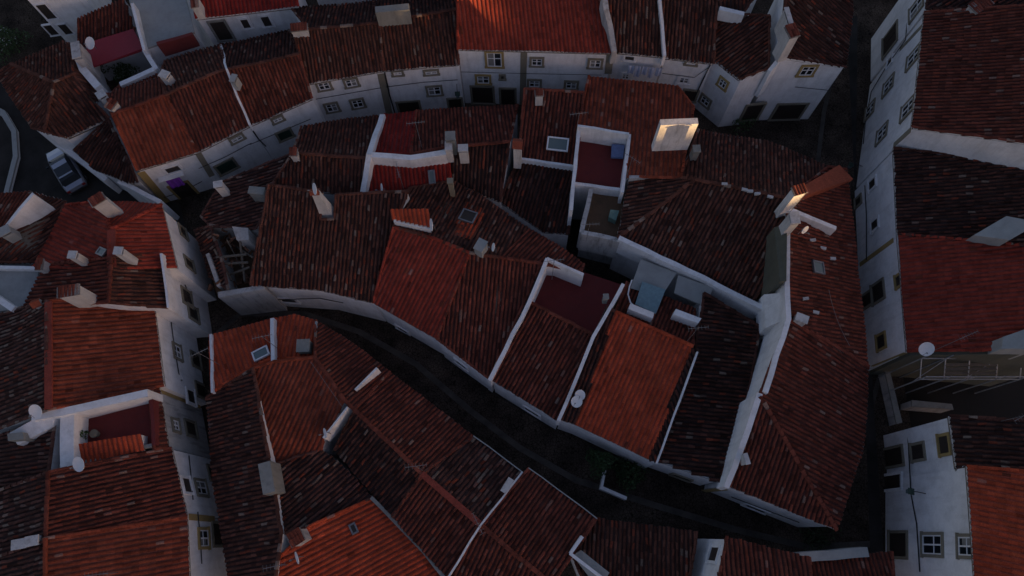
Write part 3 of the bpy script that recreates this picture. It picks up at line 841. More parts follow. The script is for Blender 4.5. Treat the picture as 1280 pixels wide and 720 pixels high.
H_('C8', 'mottled tiled roof with an orange patch and small rooflight in the middle of the block', [
    ('old', [(512, 236, 5.2), (566, 226, 5.2), (602, 244, 5.2), (640, 272, 5.2), (660, 285, 5.2), (625, 322, 6.6), (587, 316, 6.8), (545, 299, 6.7), (492, 284, 6.5)]),
    ('mid', [(660, 285, 5.2), (700, 308, 5.2), (730, 330, 5.2), (726, 340, 5.5), (676, 330, 6.2), (625, 322, 6.6)])])
H_('C5', 'wide plain brown tiled house with a white tapering chimney left of centre', [
    ('old', [(336, 231, 6.6), (403, 241, 6.6), (400, 273, 6.0), (417, 273, 6.0), (420, 243, 6.6), (510, 240, 6.6), (492, 288, 5.9), (465, 378, 4.7), (400, 362, 4.7), (313, 356, 4.7)])])
# --- left block
H_('L1', 'red brown tiled house on the left edge with the long white wedge wall', [
    ('mid', [(-60, 245, 4.6), (38, 240, 4.6), (16, 285, 5.8), (-60, 290, 6)]),
    ('old', [(38, 240, 4.6), (82, 252, 4.8), (54, 328, 5.0), (-60, 328, 5.0), (-60, 290, 6), (16, 285, 5.8)])])
H_('L2', 'hipped clean red tiled house with a broad ridge band in the left block', [
    ('red', [(82, 256, 5.2), (125, 251, 5.2), (139, 287, 7.0), (139, 336, 7.0), (42, 334, 5.2)]),
    ('red', [(125, 251, 5.2), (160, 252, 5.2), (202, 256, 5.2), (139, 287, 7.0)]),
    ('red', [(202, 256, 5.2), (221, 334, 5.2), (139, 336, 7.0), (139, 287, 7.0)])])
H_('L0', 'flat roofed house with pale grey terrace and white kerb on the left edge', [
    ('pale_cement', [(-60, 330, 5.0), (49, 333, 5.0), (46, 352, 5.0), (28, 386, 5.0), (-60, 395, 5.0)])], flat='pale_cement')
H_('L3', 'brown tiled house with two small white chimneys along its upper edge', [
    ('mid', [(58, 331, 5.4), (140, 322, 7.2), (135, 378, 7.2), (28, 386, 5.2)]),
    ('old', [(140, 322, 7.2), (204, 317, 5.3), (213, 385, 5.3), (135, 378, 7.2)])])
H_('L4', 'orange brown tiled house with a big white wedge chimney in the left block', [
    ('lichen', [(-60, 410, 4.6), (28, 384, 5.4), (60, 376, 7.3), (60, 512, 7.3), (0, 536, 5.2), (-60, 540, 4.4)]),
    ('rust', [(60, 376, 7.3), (190, 366, 5.0), (205, 482, 5.0), (60, 512, 7.3)])])
H_('L5', 'terraced house with red floor, long white parapet and small orange roof', [
    ('crimson_floor', [(72, 516, 5.2), (186, 492, 5.2), (192, 560, 5.2), (72, 588, 5.2)])], flat='crimson_floor', wall='worn_plaster')
H_('L5r', 'strip of red tiles edging the stained wall beside the roof terrace', [
    ('mid', [(187, 488, 5.6), (198, 484, 5.0), (210, 558, 5.0), (193, 562, 5.6)])], wall='worn_plaster')
H_('L5w', 'patchy orange and brown tiled roof beyond the white terrace wall on the left edge', [
    ('lichen', [(-60, 565, 4.4), (0, 545, 5.0), (70, 518, 6.2), (60, 590, 6.2), (-60, 640, 4.4)])])
H_('L6', 'dark maroon tiled house with scattered pale spots in the lower left', [
    ('mid', [(60, 590, 7.2), (214, 560, 5.0), (233, 645, 5.0), (57, 673, 7.2)]),
    ('lichen', [(60, 590, 7.2), (57, 673, 7.2), (-60, 720, 5.0), (-60, 635, 5.0)])])
H_('L7', 'maroon tiled house at the bottom left corner with a ladder aerial', [
    ('rust', [(57, 673, 7.3), (233, 646, 5.0), (240, 790, 5.0), (55, 790, 7.3)]),
    ('lichen', [(57, 673, 7.3), (55, 790, 7.3), (-60, 800, 5), (-60, 720, 5)])])
# --- lower middle block
H_('M1', 'orange tiled house between the narrow street and the white party wall below the bend', [
    ('orange', [(263, 419, 4.7), (340, 398, 4.7), (340, 448, 5.4), (316, 458, 5.5), (265, 490, 5.3)])])
H_('M1b', 'small orange roof bay with concrete top at the bend of the dark street', [
    ('orange', [(342, 398, 4.7), (368, 393, 4.7), (395, 401, 4.7), (394, 447, 5.4), (342, 449, 5.4)])])
H_('M2', 'brown tiled house with a small white dormer along the dark street', [
    ('mid', [(395, 401, 4.7), (440, 428, 4.7), (487, 465, 4.7), (443, 512, 6.6), (430, 500, 6.6), (394, 447, 6.3)]),
    ('rust', [(316, 460, 6.0), (342, 452, 6.3), (394, 447, 6.3), (430, 500, 6.6), (404, 548, 5.4), (402, 562, 5.2), (338, 582, 5.4)])])
H_('M3', 'red brown tiled house in the middle of the lower street row', [
    ('mid', [(487, 465, 4.7), (540, 505, 4.7), (592, 546, 4.7), (527, 592, 6.6), (443, 512, 6.6)]),
    ('dark', [(443, 512, 6.6), (527, 592, 6.6), (491, 646, 5.4), (470, 622, 5.0), (418, 562, 5.0)])])
H_('M4', 'dark tiled house with red ridge line and crimson back slope near the street', [
    ('lichen', [(592, 546, 4.7), (653, 591, 4.7), (601, 656, 6.6), (527, 592, 6.6)]),
    ('mid', [(527, 592, 6.6), (601, 656, 6.6), (560, 722, 5.2), (491, 646, 5.4)])])
H_('M6', 'lichen streaked dark roof above the bright orange roof', [
    ('lichen', [(338, 582, 5.6), (402, 562, 5.2), (426, 580, 4.9), (466, 622, 4.9), (392, 656, 5.8), (352, 668, 6.2)])])
H_('M7', 'long west facing roof of pale spotted tiles along the narrow left street', [
    ('old', [(258, 497, 4.9), (316, 460, 6.2), (338, 582, 6.6), (352, 668, 6.8), (336, 790, 6.8), (296, 790, 5.2), (266, 600, 4.9)])])
H_('M8', 'bright orange ribbed roof at the bottom edge with a dish beside it', [
    ('orange', [(388, 657, 6.3), (464, 623, 4.9), (530, 690, 4.9), (560, 730, 4.9), (600, 790, 4.9), (336, 790, 6.4), (340, 708, 6.4)])])
H_('N1', 'red brown tiled house with a thin gutter line jutting into the dark street', [
    ('mid', [(661, 586, 4.8), (746, 648, 4.8), (690, 730, 6.6), (640, 690, 6.7), (601, 656, 6.6)]),
    ('mid', [(601, 656, 6.6), (640, 690, 6.7), (690, 730, 6.6), (650, 800, 5), (520, 800, 5), (560, 722, 5.2)])])
H_('N2', 'dark tiled house left of the bright white wall at the bottom', [
    ('old', [(746, 648, 4.3), (871, 665, 4.3), (850, 800, 6.0), (760, 800, 6), (716, 694, 5)])])
H_('N4', 'house with deep red tiles and a bright white wall at the bottom edge', [
    ('mid', [(908, 671, 7.6), (1012, 697, 7.6), (1020, 800, 9.4), (884, 800, 9.4)])])
H_('N5', 'low brown tiled house with a pale wall top at the bottom right of the street', [
    ('mid', [(1000, 698, 5.0), (1116, 690, 5.0), (1120, 790, 6), (1000, 790, 6)])])

# ------------------------------------------------------------------ extra small buildings
H_('C7r', 'roofless stained outbuilding with bare earth floor and a pale green cover', [
    ('earth_floor', [(738, 238, 4.7), (787, 241, 4.7), (776, 299, 4.7), (728, 287, 4.7)])], flat='earth_floor', wall='worn_plaster')
H_('L5o', 'small bright orange lean to roof on the red terrace', [
    ('orange', [(96, 556, 6.0), (176, 543, 6.0), (180, 563, 5.6), (96, 581, 5.6)])], caps=False)
H_('A5', 'low white walled strip house between the courtyard and the orange roof', [
    ('mid', [(150, 106, 4.4), (190, 88, 4.6), (200, 97, 5.0), (136, 120, 4.8)])])
# ------------------------------------------------------------------ party walls and parapets
parapet('C2', [(478, 143, 5.2), (461, 193, 6.9), (453, 242, 5.5)], 3.5, .34)
parapet('C2', [(461, 193, 6.8), (513, 197, 6.8), (557, 190, 6.9)], 5.0, .36)
parapet('B2', [(276, 56, 5.25), (283, 86, 7.15), (312, 156, 5.2)], 4.5, .13)
parapet('T2', [(755, -8, 9.1), (758, 12, 8.6), (763, 32, 7.8), (768, 64, 6.8)], 5.5, .34, 'worn_plaster')
parapet('T3', [(824, -12, 8.6), (831, 69, 6.6)], 5.5, .2)
parapet('C11', [(684, 323, 6.6), (661, 378, 6.2), (612, 475, 5.1)], 3.5, .22)
parapet('C11', [(779, 355, 6.5), (742, 420, 6.3), (698, 526, 5.1)], 3.5, .2)
parapet('C11t', [(684, 323, 6.5), (729, 343, 6.3)], 4.0, .18)
parapet('C4l', [(650, 198, 5.35), (720, 208, 5.35)], 4.6, .16)
parapet('C6t', [(722, 157, 6.9), (786, 167, 6.9)], 4.6, .16)
parapet('C6t', [(724, 160, 6.5), (714, 262, 6.3)], 3.6, .22)
parapet('C6t', [(787, 168, 6.5), (778, 240, 6.3)], 4.6, .2)
parapet('C6t', [(718, 229, 5.6), (779, 237, 5.6)], 3.5, .2)
parapet('C7r', [(739, 236, 5.6), (727, 290, 5.6), (777, 301, 5.7)], 3, .28, 'worn_plaster')
parapet('C7', [(774, 297, 6.0), (860, 338, 6.0), (955, 385, 6.0)], 4.0, .30)
parapet('C7', [(787, 221, 6.5), (813, 221, 6.6)], 5.0, .2, 'worn_plaster')
parapet('E1', [(979, 258, 8.6), (1045, 285, 7.3)], 5.5, .24)
parapet('E1', [(985, 282, 8.9), (984, 350, 8.8), (986, 398, 8.9), (957, 490, 8.4)], 5.0, .28)
parapet('E2', [(950, 492, 8.3), (927, 560, 7.3), (908, 609, 6.1)], 4.5, .3)
parapet('C10', [(872, 440, 6.5), (821, 579, 5.0)], 4.5, .10)
parapet('L5', [(40, 521, 6.9), (76, 515, 7.0), (184, 491, 6.6)], 4.8, .42)
parapet('L5', [(84, 520, 6.6), (84, 583, 6.4)], 4.8, .75)
parapet('L5', [(74, 584, 5.7), (192, 556, 5.6)], 4.4, .2, 'grey_cement')
parapet('L5', [(188, 494, 5.9), (192, 556, 5.8)], 4.8, .2, 'crimson_floor')
parapet('L0', [(-20, 362, 5.6), (16, 386, 5.6)], 4.8, .35)
parapet('L0', [(-40, 332, 5.4), (49, 335, 5.4)], 4.8, .2)
parapet('L1', [(8, 282, 6.3), (41, 242, 7.0)], 4.2, .2)
parapet('L3', [(201, 317, 6.0), (210, 384, 5.8)], 5.0, .14)
parapet('M1', [(340, 398, 5.3), (341, 452, 6.0)], 4.0, .22)
parapet('M1', [(263, 418, 5.0), (265, 490, 5.6)], 4.0, .14)
parapet('M1b', [(341, 451, 6.0), (396, 449, 6.0)], 4.6, .12, 'pale_cement')
parapet('M1b', [(395, 402, 5.0), (395, 449, 5.8)], 4.0, .12, 'pale_cement')
parapet('M2', [(444, 487, 6.3), (471, 460, 6.1)], 4.6, .12)
parapet('M2', [(404, 547, 6.3), (434, 509, 6.75)], 4.8, .1)
parapet('M8', [(464, 622, 5.2), (530, 690, 5.2), (560, 728, 5.2)], 4.2, .2, 'grey_cement')
parapet('M4', [(653, 590, 4.95), (601, 656, 6.9), (560, 722, 5.6)], 4.2, .10)
parapet('M4', [(592, 545, 4.85), (653, 590, 4.9)], 4.4, .06, 'pale_cement')
parapet('N1', [(661, 585, 4.95), (746, 648, 4.9)], 4.5, .06, 'pale_cement')
parapet('N2', [(728, 671, 6.4), (713, 692, 6.4), (760, 728, 6.4)], 4.5, .16)
parapet('N5', [(1000, 697, 5.35), (1085, 690, 5.3)], 4.4, .5, 'pale_cement')
parapet('R3', [(1138, 441, 5.3), (1364, 439, 8.95)], 0, .3, 'dark_cement', 'side_wall')
parapet('A2', [(94, 60, 5.2), (103, 86, 5.2), (122, 108, 5.0)], 2.0, .5)
parapet('A2', [(180, 62, 5.0), (195, 86, 5.0)], 2.0, .3)
parapet('A5', [(150, 105, 4.9), (192, 86, 5.1)], 2.0, .35)
parapet('A0', [(165, 4, 5.9), (180, 62, 5.5)], 4.5, .2)
parapet('A0', [(196, 54, 5.8), (240, 42, 5.7)], 4.5, .25, 'ochre_paint' if False else 'crimson_floor')
parapet('T6', [(962, 88, 6.9), (976, 71, 7.7)], 4, .25)
parapet('T7', [(900, 10, 7.8), (930, 17, 7.7)], 6.8, .3)
parapet('A4', [(62, 172, 2.4), (98, 198, 2.2), (132, 224, 2.0)], 0, .35)
parapet('A4', [(148, 226, 3.0), (200, 252, 2.8)], 0, .3)
# balustrade slots of the sunken terrace
mb = MB()
a_, b_ = at(688, 325, 5.9), at(726, 343, 5.7)
for i in range(9):
    q = a_.lerp(b_, (i+.5)/9); t_ = (b_-a_).normalized(); mb.box(q+Vector((t_.y, -t_.x, 0))*.12, .13, .06, .8, t_)
mb.build('balustrade_slots', 'dark_wood_and_gap', HOUSES['C11t'].root)
# ------------------------------------------------------------------ chimneys
chimney('T1', 374, 35, 7.8, 1.2, .55, 1.0, 5, cap='tile')
chimney('T1b', 490, 10, 8.5, 2.2, .5, 1.2, 4, 'grey_cement', cap=None)
chimney('T0', 243, 2, 8.2, .5, 1.1, 1.0, 10)
chimney('C1', 367, 191, 6.9, .5, .5, .8, 0)
chimney('C4', 647, 180, 7.9, .55, .7, 2.4, -8, cap='gable')
chimney('C4', 674, 117, 7.6, .55, .4, .9, 0, cap='tile')
chimney('C3', 563, 172, 7.9, .65, .65, 1.5, 0, 'grey_cement', cap='flat')
chimney('C3', 561, 184, 7.5, .45, .7, 1.2, 0, cap='flat')
chimney('C3', 579, 187, 7.4, .65, .5, 1.2, 0, cap='flat')
chimney('C6', 849, 152, 10.2, 2.2, .4, 2.8, 0, 'chimney_plaster_lit', cap=None)
chimney('E1', 999, 238, 10.8, .8, .5, 3.0, 14, 'chimney_plaster_lit', cap='tile')
chimney('E1', 992, 274, 10.7, .5, .75, 2.4, 0, cap='flat')
chimney('C8', 563, 228, 7.3, .35, .35, 1.6, 0, 'stone_trim', cap='flat')
chimney('C8', 601, 308, 7.7, .8, .6, 1.0, 60, 'pale_cement', cap='flat')
chimney('C5', 394, 240, 8.7, .95, .7, 2.6, 0, taper=.5, cap='gable')
chimney('L2', 122, 250, 8.2, .95, .55, 2.2, 35, cap='tile')
chimney('L3', 93, 320, 7.8, .5, .45, 1.4, -5, cap='flat')
chimney('L3', 150, 315, 8.2, .5, .45, 1.4, -5, cap='flat')
chimney('L3', 50, 331, 6.5, .4, .7, 1.0, 0)
chimney('L4', 86, 364, 8.8, 1.3, .6, 2.0, 8, cap='tile')
chimney('L4', 46, 379, 7.4, .45, .45, .6, 20, cap='gable')
chimney('L7', 27, 680, 7.0, .8, .5, .8, 8, cap='flat')
chimney('L7', 43, 676, 7.4, .7, .5, .8, 8, cap='flat')
chimney('L1', 8, 290, 6.6, .7, .6, .7, 30, 'pale_cement', cap='flat')
chimney('B1', 139, 131, 7.2, .6, .7, 1.6, -28, cap='tile')
chimney('B2', 207, 95, 7.0, .65, .55, 1.1, -25, cap='flat')
chimney('B3', 293, 100, 7.4, .35, .6, .6, -15, 'pale_cement', cap='flat')
chimney('A2', 97, 65, 6.2, .6, 1.5, 2.2, 15, 'worn_plaster', cap='flat')
chimney('A5', 128, 120, 6.0, .6, .6, 1.4, 35, cap='flat')
chimney('C0', 274, 232, 5.9, .6, .45, 1.6, 10, cap='flat')
chimney('C0', 322, 240, 6.2, 1.1, .5, 1.1, -8, 'grey_cement', cap='flat')
chimney('M7', 333, 597, 8.0, .75, 1.9, 1.6, 14, 'grey_cement', cap=None)
chimney('M7', 370, 672, 8.0, .8, .7, 1.2, 30, 'worn_plaster', cap='tile')
chimney('M7', 337, 588, 6.9, .4, .4, .4, 10, cap='flat')
chimney('N1', 634, 607, 6.2, .3, .9, .8, -35, cap='flat')
chimney('M1b', 380, 433, 6.1, .8, .8, .8, 0, 'grey_cement', cap='flat')
chimney('C7', 870, 188, 7.7, .45, .5, .8, 0, 'grey_cement', cap='flat')
chimney('C10b', 757, 372, 6.6, .3, .3, .6, 0, 'grey_cement', cap='flat')
chimney('T6', 990, 40, 10.2, .7, .9, 2.2, 15, cap='tile')
chimney('T6', 985, 24, 10.0, .25, 1.6, 1.6, 5, cap='flat')
chimney('E2', 1001, 399, 8.9, .7, .45, .8, -25, cap='flat')
chimney('E2', 932, 574, 7.6, .2, .6, .6, 10, cap='flat')
chimney('R0', 1226, 6, 9.6, 1.6, .8, 1.4, 30)
# dark cement firewall / big flue standing on the hipped roof
o = solid('firewall', [(984, 281, 9.4), (983, 351, 9.3), (975, 352, 9.1), (968, 284, 8.6)], 5.6, 'dark_cement', HOUSES['C7'].root)
solid('dormer', [(1217, 294, 8.0), (1258, 270, 8.8), (1300, 278, 9.4), (1262, 300, 8.7)], 6.0, 'pale_cement', HOUSES['R2'].root)
solid('roof_slab', [(1252, 436, 8.2), (1254, 421, 8.3), (1300, 405, 9.2), (1300, 436, 9.0)], 6.5, 'pale_cement', HOUSES['R3'].root)
for i_, (x_, y_) in enumerate(((930, 236), (937, 238), (946, 241), (962, 245), (905, 229), (1015, 299), (1028, 309), (1040, 322), (1006, 372), (1019, 389))):
    f_ = HOUSES['C7'].F[1] if x_ < 1000 else HOUSES['E1'].F[0]; q_ = f_.over(x_, y_+2); mb = MB(); mb.box(q_+Vector((0, 0, .1)), .34, .16, .14, (1, -.3+.2*(i_ % 3), 0)); mb.build('mortar_lump', 'chimney_plaster', HOUSES['C7' if x_ < 1000 else 'E1'].root)
# orange plastered hip band
mb = MB()
for a, b in (((1002, 243, 7.95), (1057, 212, 5.72)),):
    A = at(*a); B = at(*b); t_ = (B-A).normalized(); s_ = t_.cross(Vector((0, 0, 1))).normalized()
    mb.prism([A+s_*.15, B+s_*.75-Vector((0, 0, .1)), B-s_*.5-Vector((0, 0, .1)), A-s_*.4], 5.3, (.34, .095, .055))
mb.build('hip_band', 'roof_tiles', HOUSES['E1'].roof)
for f_, a, b, z0, z1, wd in (('L2', (139, 287), (139, 334), 8.36, 8.36, .5), ('L4', (60, 377), (60, 511), 8.64, 8.64, .4), ('M4', (527, 592), (600, 655), 6.72, 6.72, .34)):
    A = at(*a, z0); B = at(*b, z1); t_ = (B-A).normalized(); s_ = t_.cross(Vector((0, 0, 1))).normalized(); mb = MB()
    mb.prism([A+s_*wd/2, B+s_*wd/2, B-s_*wd/2, A-s_*wd/2], z0-.12, (.30, .07, .05)); mb.build('ridge_band', 'roof_tiles', HOUSES[f_].roof)
# dormer on the mottled roof
D = HOUSES['C8']
mb = MB(); P = [at(491, 263, 7.4), at(534, 262, 7.4), at(538, 287, 7.1), at(492, 277, 7.0)]
mb.prism([p-Vector((0, 0, .05)) for p in P], 5.6); d_ = mb.build('dormer', 'white_plaster', D.root)
fc = Facet([(488, 262, 7.5), (535, 261, 7.5), (539, 284, 7.15), (490, 274, 7.05)], 'orange', (500, 262, 502, 280)); tile_mesh('dormer_roof', [fc], d_)
# small white dormer wall by the bottom street, glass panes and lean-to covers
skylight('C4', 0, 697, 182, 1.3, .8, frame='white_paint', lift=.35)
skylight('C8', 0, 585, 272, .9, .9, m='dark_wood_and_gap')
skylight('E1', 0, 1021, 335, .7, .8)
skylight('L2', 0, 129, 316, .4, .6)
skylight('M8', 0, 442, 661, .5, .3, m='dark_wood_and_gap')
skylight('C2', 1, 540, 221, .35, .8)
skylight('M1', 0, 327, 443, .9, .6, frame='white_paint')
mb = MB(); P = [at(566, 0, 0)]
# orange repair patch round the rooflight
fc = Facet([(583, 252, 6.0), (606, 262, 5.9), (590, 300, 6.75), (566, 292, 6.75)], 'orange', (572, 298, 590, 254))
f0 = D.F[0]
for i, p in enumerate(fc.P):
    q = f0.over(*fc.key[i]); fc.P[i] = Vector((q.x, q.y, q.z+.025))
A_ = np.array([(p.x, p.y, 1) for p in fc.P]); Z_ = np.array([p.z for p in fc.P]); fc.c = np.linalg.lstsq(A_, Z_, rcond=None)[0]; fc.res = Z_-A_@fc.c; fc.xy = A_[:, :2].copy()
tile_mesh('roof_patch', [fc], D.root)
# awning
solid('awning', [(107, 54, 4.95), (166, 36, 5.0), (180, 60, 4.75), (112, 85, 4.6)], 4.5, 'crimson_sheet', HOUSES['A2'].root)
# canopy and covers behind the orange red roof
r_ = HOUSES['C10b'].root
solid('glass_canopy', [(801, 324, 5.4), (846, 341, 5.4), (826, 372, 5.25), (788, 360, 5.25)], 5.2, 'pale_cement', r_)
solid('porch_roof', [(848, 344, 5.6), (891, 359, 5.6), (884, 384, 5.3), (843, 366, 5.3)], 5.1, 'pale_cement', r_)
solid('blue_sheet', [(803, 352, 5.55), (832, 362, 5.55), (820, 392, 5.4), (794, 380, 5.4)], 5.3, 'blue_tank', r_)
o = solid('roof_box', [(788, 379, 6.4), (818, 391, 6.4), (816, 398, 6.3), (786, 386, 6.3)], 5.3, 'white_plaster', None, 'long white box lying on the red back roof below the grey canopy', 'box')
o = solid('water_tank', [(845, 386, 6.3), (877, 398, 6.3), (873, 404, 6.3), (842, 393, 6.3)], 5.2, 'white_plaster', None, 'white wall sided tank beside the dark back roof', 'tank')
solid('white_hut', [(12, 541, 7.6), (48, 521, 7.8), (68, 523, 7.8), (66, 533, 7.6), (22, 556, 7.4)], 4.9, 'white_plaster', HOUSES['L5w'].root)
solid('roof_vent', [(9, 542, 8.0), (28, 540, 8.0), (30, 549, 8.0), (10, 551, 8.0)], 6.0, 'grey_cement', HOUSES['L5w'].root)
solid('glass_roof', [(716, 694, 5.9), (727, 688, 6.0), (762, 716, 6.0), (748, 736, 5.9)], 4.6, 'pale_cement', HOUSES['N2'].root)
solid('roof_top', [(955, 368, 6.6), (978, 366, 8.3), (984, 398, 8.6), (957, 410, 6.4)], 4.8, 'white_plaster', HOUSES['C9'].root)
o = solid('tarpaulin', [(765, 180, 5.7), (781, 181, 5.7), (779, 197, 5.5), (764, 196, 5.5)], 5.3, 'blue_cloth', None, 'small pale blue sheet lying in the corner of the crimson terrace', 'tarpaulin')
o = solid('cover', [(763, 262, 5.6), (774, 263, 5.5), (770, 276, 5.3), (761, 271, 5.4)], 4.75, 'green_plastic', None, 'pale green cover heaped on the bare earth floor', 'cover')
# ------------------------------------------------------------------ windows and doors
for a in [
    ('T1', 405, 107, .75, .75), ('T1', 439, 103, .75, .75), ('T1', 415, 134, .75, .9), ('T1', 447, 129, .75, .9),
    ('T1b', 497, 91, .55, .35), ('T1b', 539, 90, .8, .35), ('T1b', 543, 113, .9, .95), ('T1b', 512, 136, 1.5, 1.4, 'door'), ('T1b', 569, 129, .9, 1.2, 'door'),
    ('T2', 618, 74, 1.0, 1.5, 'white', 'ochre_paint'), ('T2', 604, 99, .85, .85, 'white', 'ochre_paint'), ('T2', 628, 96, .18, .35, 'dark'), ('T2', 604, 125, 1.5, 2.0, 'garage'), ('T2', 635, 125, 1.0, 2.0, 'door'),
    ('T2', 671, 77, .7, .75), ('T2', 744, 79, .75, .8), ('T2', 668, 104, .75, .75), ('T2', 714, 106, .75, .75),
    ('T3', 787, 72, .6, .4, 'dark', 'white_plaster'), ('T3', 782, 95, .5, .6, 'white', 'white_plaster'), ('T4', 864, 78, .6, .3), ('T4', 855, 100, .65, .6, 'white', 'white_plaster'), ('T4', 862, 119, .9, 1.2, 'door'),
    ('T5', 904, 104, .55, .75, 'white', 'ochre_paint'), ('T5', 882, 126, .7, .8), ('T6', 1009, 88, .85, .95, 'white', 'ochre_paint'), ('T6', 985, 140, 2.0, 1.9, 'garage'), ('T5', 940, 140, 1.2, 1.9, 'door'),
    ('R0', 1146, 10, .9, 1.6), ('R1', 1142, 72, .9, 1.4), ('R1', 1135, 136, .9, 1.4), ('R1', 1111, 107, .9, 1.3), ('R1', 1103, 167, .9, 1.3), ('R1', 1113, 77, .5, .6, 'dark', 'white_plaster'), ('R0', 1113, 50, 1.5, 2.0, 'door'), ('R1', 1083, 144, .9, 1.2),
    ('R2', 1091, 230, .6, .9, 'dark', 'white_plaster'), ('R2', 1094, 281, .6, .9, 'dark', 'white_plaster'), ('R2', 1070, 255, .5, .8, 'dark'), 
    ('R3', 1098, 365, 1.1, 1.5, 'dark'), ('R3', 1102, 427, .8, 1.0, 'dark', 'ochre_paint'), ('R3', 1124, 351, .6, .6, 'dark', 'ochre_paint'), ('R3', 1077, 380, .8, 1.6, 'door'),
    ('R5', 1109, 573, 1.0, 2.2, 'door'), ('R6', 1113, 603, .8, 2.0, 'door', 'white_plaster'), ('R5', 1148, 565, .8, 1.3, 'dark'), ('R5', 1181, 556, .9, .9, 'dark', 'ochre_paint'),
    ('R6', 1166, 681, 1.0, 1.9), ('R6', 1208, 683, .9, 1.2), ('R6', 1123, 681, 1.3, 2.0, 'door'),
    ('B1', 216, 211, .9, .6, 'dark', 'white_plaster'), ('B1', 238, 246, 1.2, 1.8, 'door', 'ochre_paint'), ('B2', 296, 173, .75, .45), ('B2', 283, 208, 1.2, 1.1, 'green'), ('B3', 347, 149, .6, .4), ('B3', 356, 168, .9, .9, 'green'),
    ('T0', 277, 38, 1.0, 1.9, 'dark', 'grey_cement'), ('T0', 307, 29, .5, .9, 'dark', 'white_plaster'), ('T0', 333, 26, .55, 1.0, 'dark', 'white_plaster'),
    ('L3', 233, 372, .9, 1.2, 'dark'), ('L3', 241, 392, .8, 1.3, 'dark'), ('L4', 221, 440, .8, .9), ('L4', 247, 452, .8, 1.2, 'dark'), ('L4', 238, 496, .8, 1.0, 'dark', 'white_plaster'), ('L4', 254, 490, .8, 1.3, 'door'),
    ('L2', 228, 290, .6, .9, 'dark'), ('L2', 236, 330, .6, 1.1, 'dark'), ('L5r', 219, 532, .6, .7), ('L5r', 238, 536, .8, 1.3, 'door'), ('L6', 233, 607, .8, .9, 'dark', 'white_plaster'), ('L6', 251, 610, .8, 1.3, 'white'), ('L6', 266, 592, .8, 1.3, 'door'),
    ('L7', 254, 673, .9, 1.2, 'white', 'ochre_paint'), ('L7', 274, 668, 1.2, 1.9, 'door'), ('C5', 361, 375, 1.0, .7, 'dark', 'white_plaster'),
    ('C9', 852, 596, 1.0, .8, 'dark'), ('E2', 945, 635, 1.2, .9, 'dark', 'white_plaster'), ('C11', 665, 514, 1.0, .8, 'dark', 'white_plaster'), ('C12b', 577, 455, .8, .8, 'dark', 'white_plaster'), ('C12a', 505, 415, .8, .7, 'dark', 'white_plaster'),
    ('N4', 893, 693, .7, 1.6, 'dark', 'white_plaster'), ('A1', 58, 14, .7, 1.5, 'dark', 'white_plaster', .08), ('A1', 64, 37, .6, 1.1, 'dark', 'white_plaster', .08), ('A1', 82, 36, .6, 1.1, 'dark', 'white_plaster', .08),
    ]:
    window(*a)
# bands, pilasters
band('R3', [(1117, 300), (1075, 331)], .3); band('T2', [(655, 63), (653, 132)], .45, 'stone_trim'); band('T2', [(763, 66), (760, 92)], .5, 'stone_trim')
band('T1', [(476, 92), (487, 144)], .5, 'stone_trim'); band('R3', [(1133, 441), (1092, 458)], .35); band('R1', [(1139, 162), (1117, 182)], .4, 'stone_trim')
band('B1', [(176, 215), (216, 262)], .5, 'ochre_paint'); band('L5r', [(198, 487), (250, 508)], .35); band('E2', [(907, 611), (880, 614)], .35)
band('B2', [(248, 192), (265, 220)], .4, 'stone_trim'); band('L7', [(236, 646), (268, 649)], .35); band('R1', [(1155, 30), (1125, 62)], .3, 'stone_trim')
# ------------------------------------------------------------------ wires and pipes
cable('T1', [(384, 125), (430, 117), (476, 109)], 'black cable across the front of the house with four small windows')
cable('T1b', [(482, 108), (530, 102), (572, 99)], 'black cable across the front right of the stone pilaster')
cable('T1b', [(481, 90), (487, 118), (494, 142)], 'dark drainpipe beside the stone pilaster of the upper row', .05)
cable('T2', [(574, 89), (650, 91), (752, 93)], 'thin cable across the front of the broad white house', .016)
cable('T4', [(888, 80), (880, 96), (868, 122)], 'dark drainpipe at the right end of the upper row', .05)
cable('T4', [(828, 91), (868, 96), (885, 84)], 'thin wire sagging below the top windows beside the cream drainpipe')
cable('B3', [(312, 180), (350, 164), (388, 148)], 'black cable across the front of the darker curved row house')
cable('B2', [(248, 210), (280, 196), (314, 178)], 'black cable across the front of the middle curved row house')
cable('B1', [(205, 246), (230, 238), (252, 226)], 'black cable below the purple cloth')
cable('B3', [(314, 160), (322, 172), (332, 182)], 'dark drainpipe at the left end of the darker curved row house', .045)
cable('R1', [(1136, 10), (1133, 50), (1108, 85), (1090, 115), (1083, 150), (1080, 180)], 'black cable winding down the tall white house front', .03)
cable('R2', [(1082, 232), (1084, 270), (1084, 325)], 'black vertical cable between the two small dark windows', .03)
cable('R6', [(1136, 545), (1140, 618), (1147, 655), (1151, 715)], 'thick black cable down the lower right white front', .035)
cable('L4', [(211, 388), (215, 420), (222, 465), (230, 505)], 'black cable hanging along the white wall beside the orange brown roof', .03)
cable('L7', [(246, 640), (249, 670), (251, 705)], 'black cable on the wall beside the ochre framed window', .03)
cable('L6', [(235, 570), (238, 600), (240, 625)], 'black cable along the wall beside the dark maroon roof', .03)
cable('L3', [(226, 345), (236, 372), (246, 400)], 'black cable along the wall in the left block below the red roof', .03)
cable('T6', [(935, 103), (995, 108), (1035, 112), (1046, 98)], 'black cable across the white front below the ochre framed window', .02)
def bp(p0, p1, sag): return [p0.lerp(p1, k/6)-Vector((0, 0, sag*(1-(2*k/6-1)**2))) for k in range(7)]
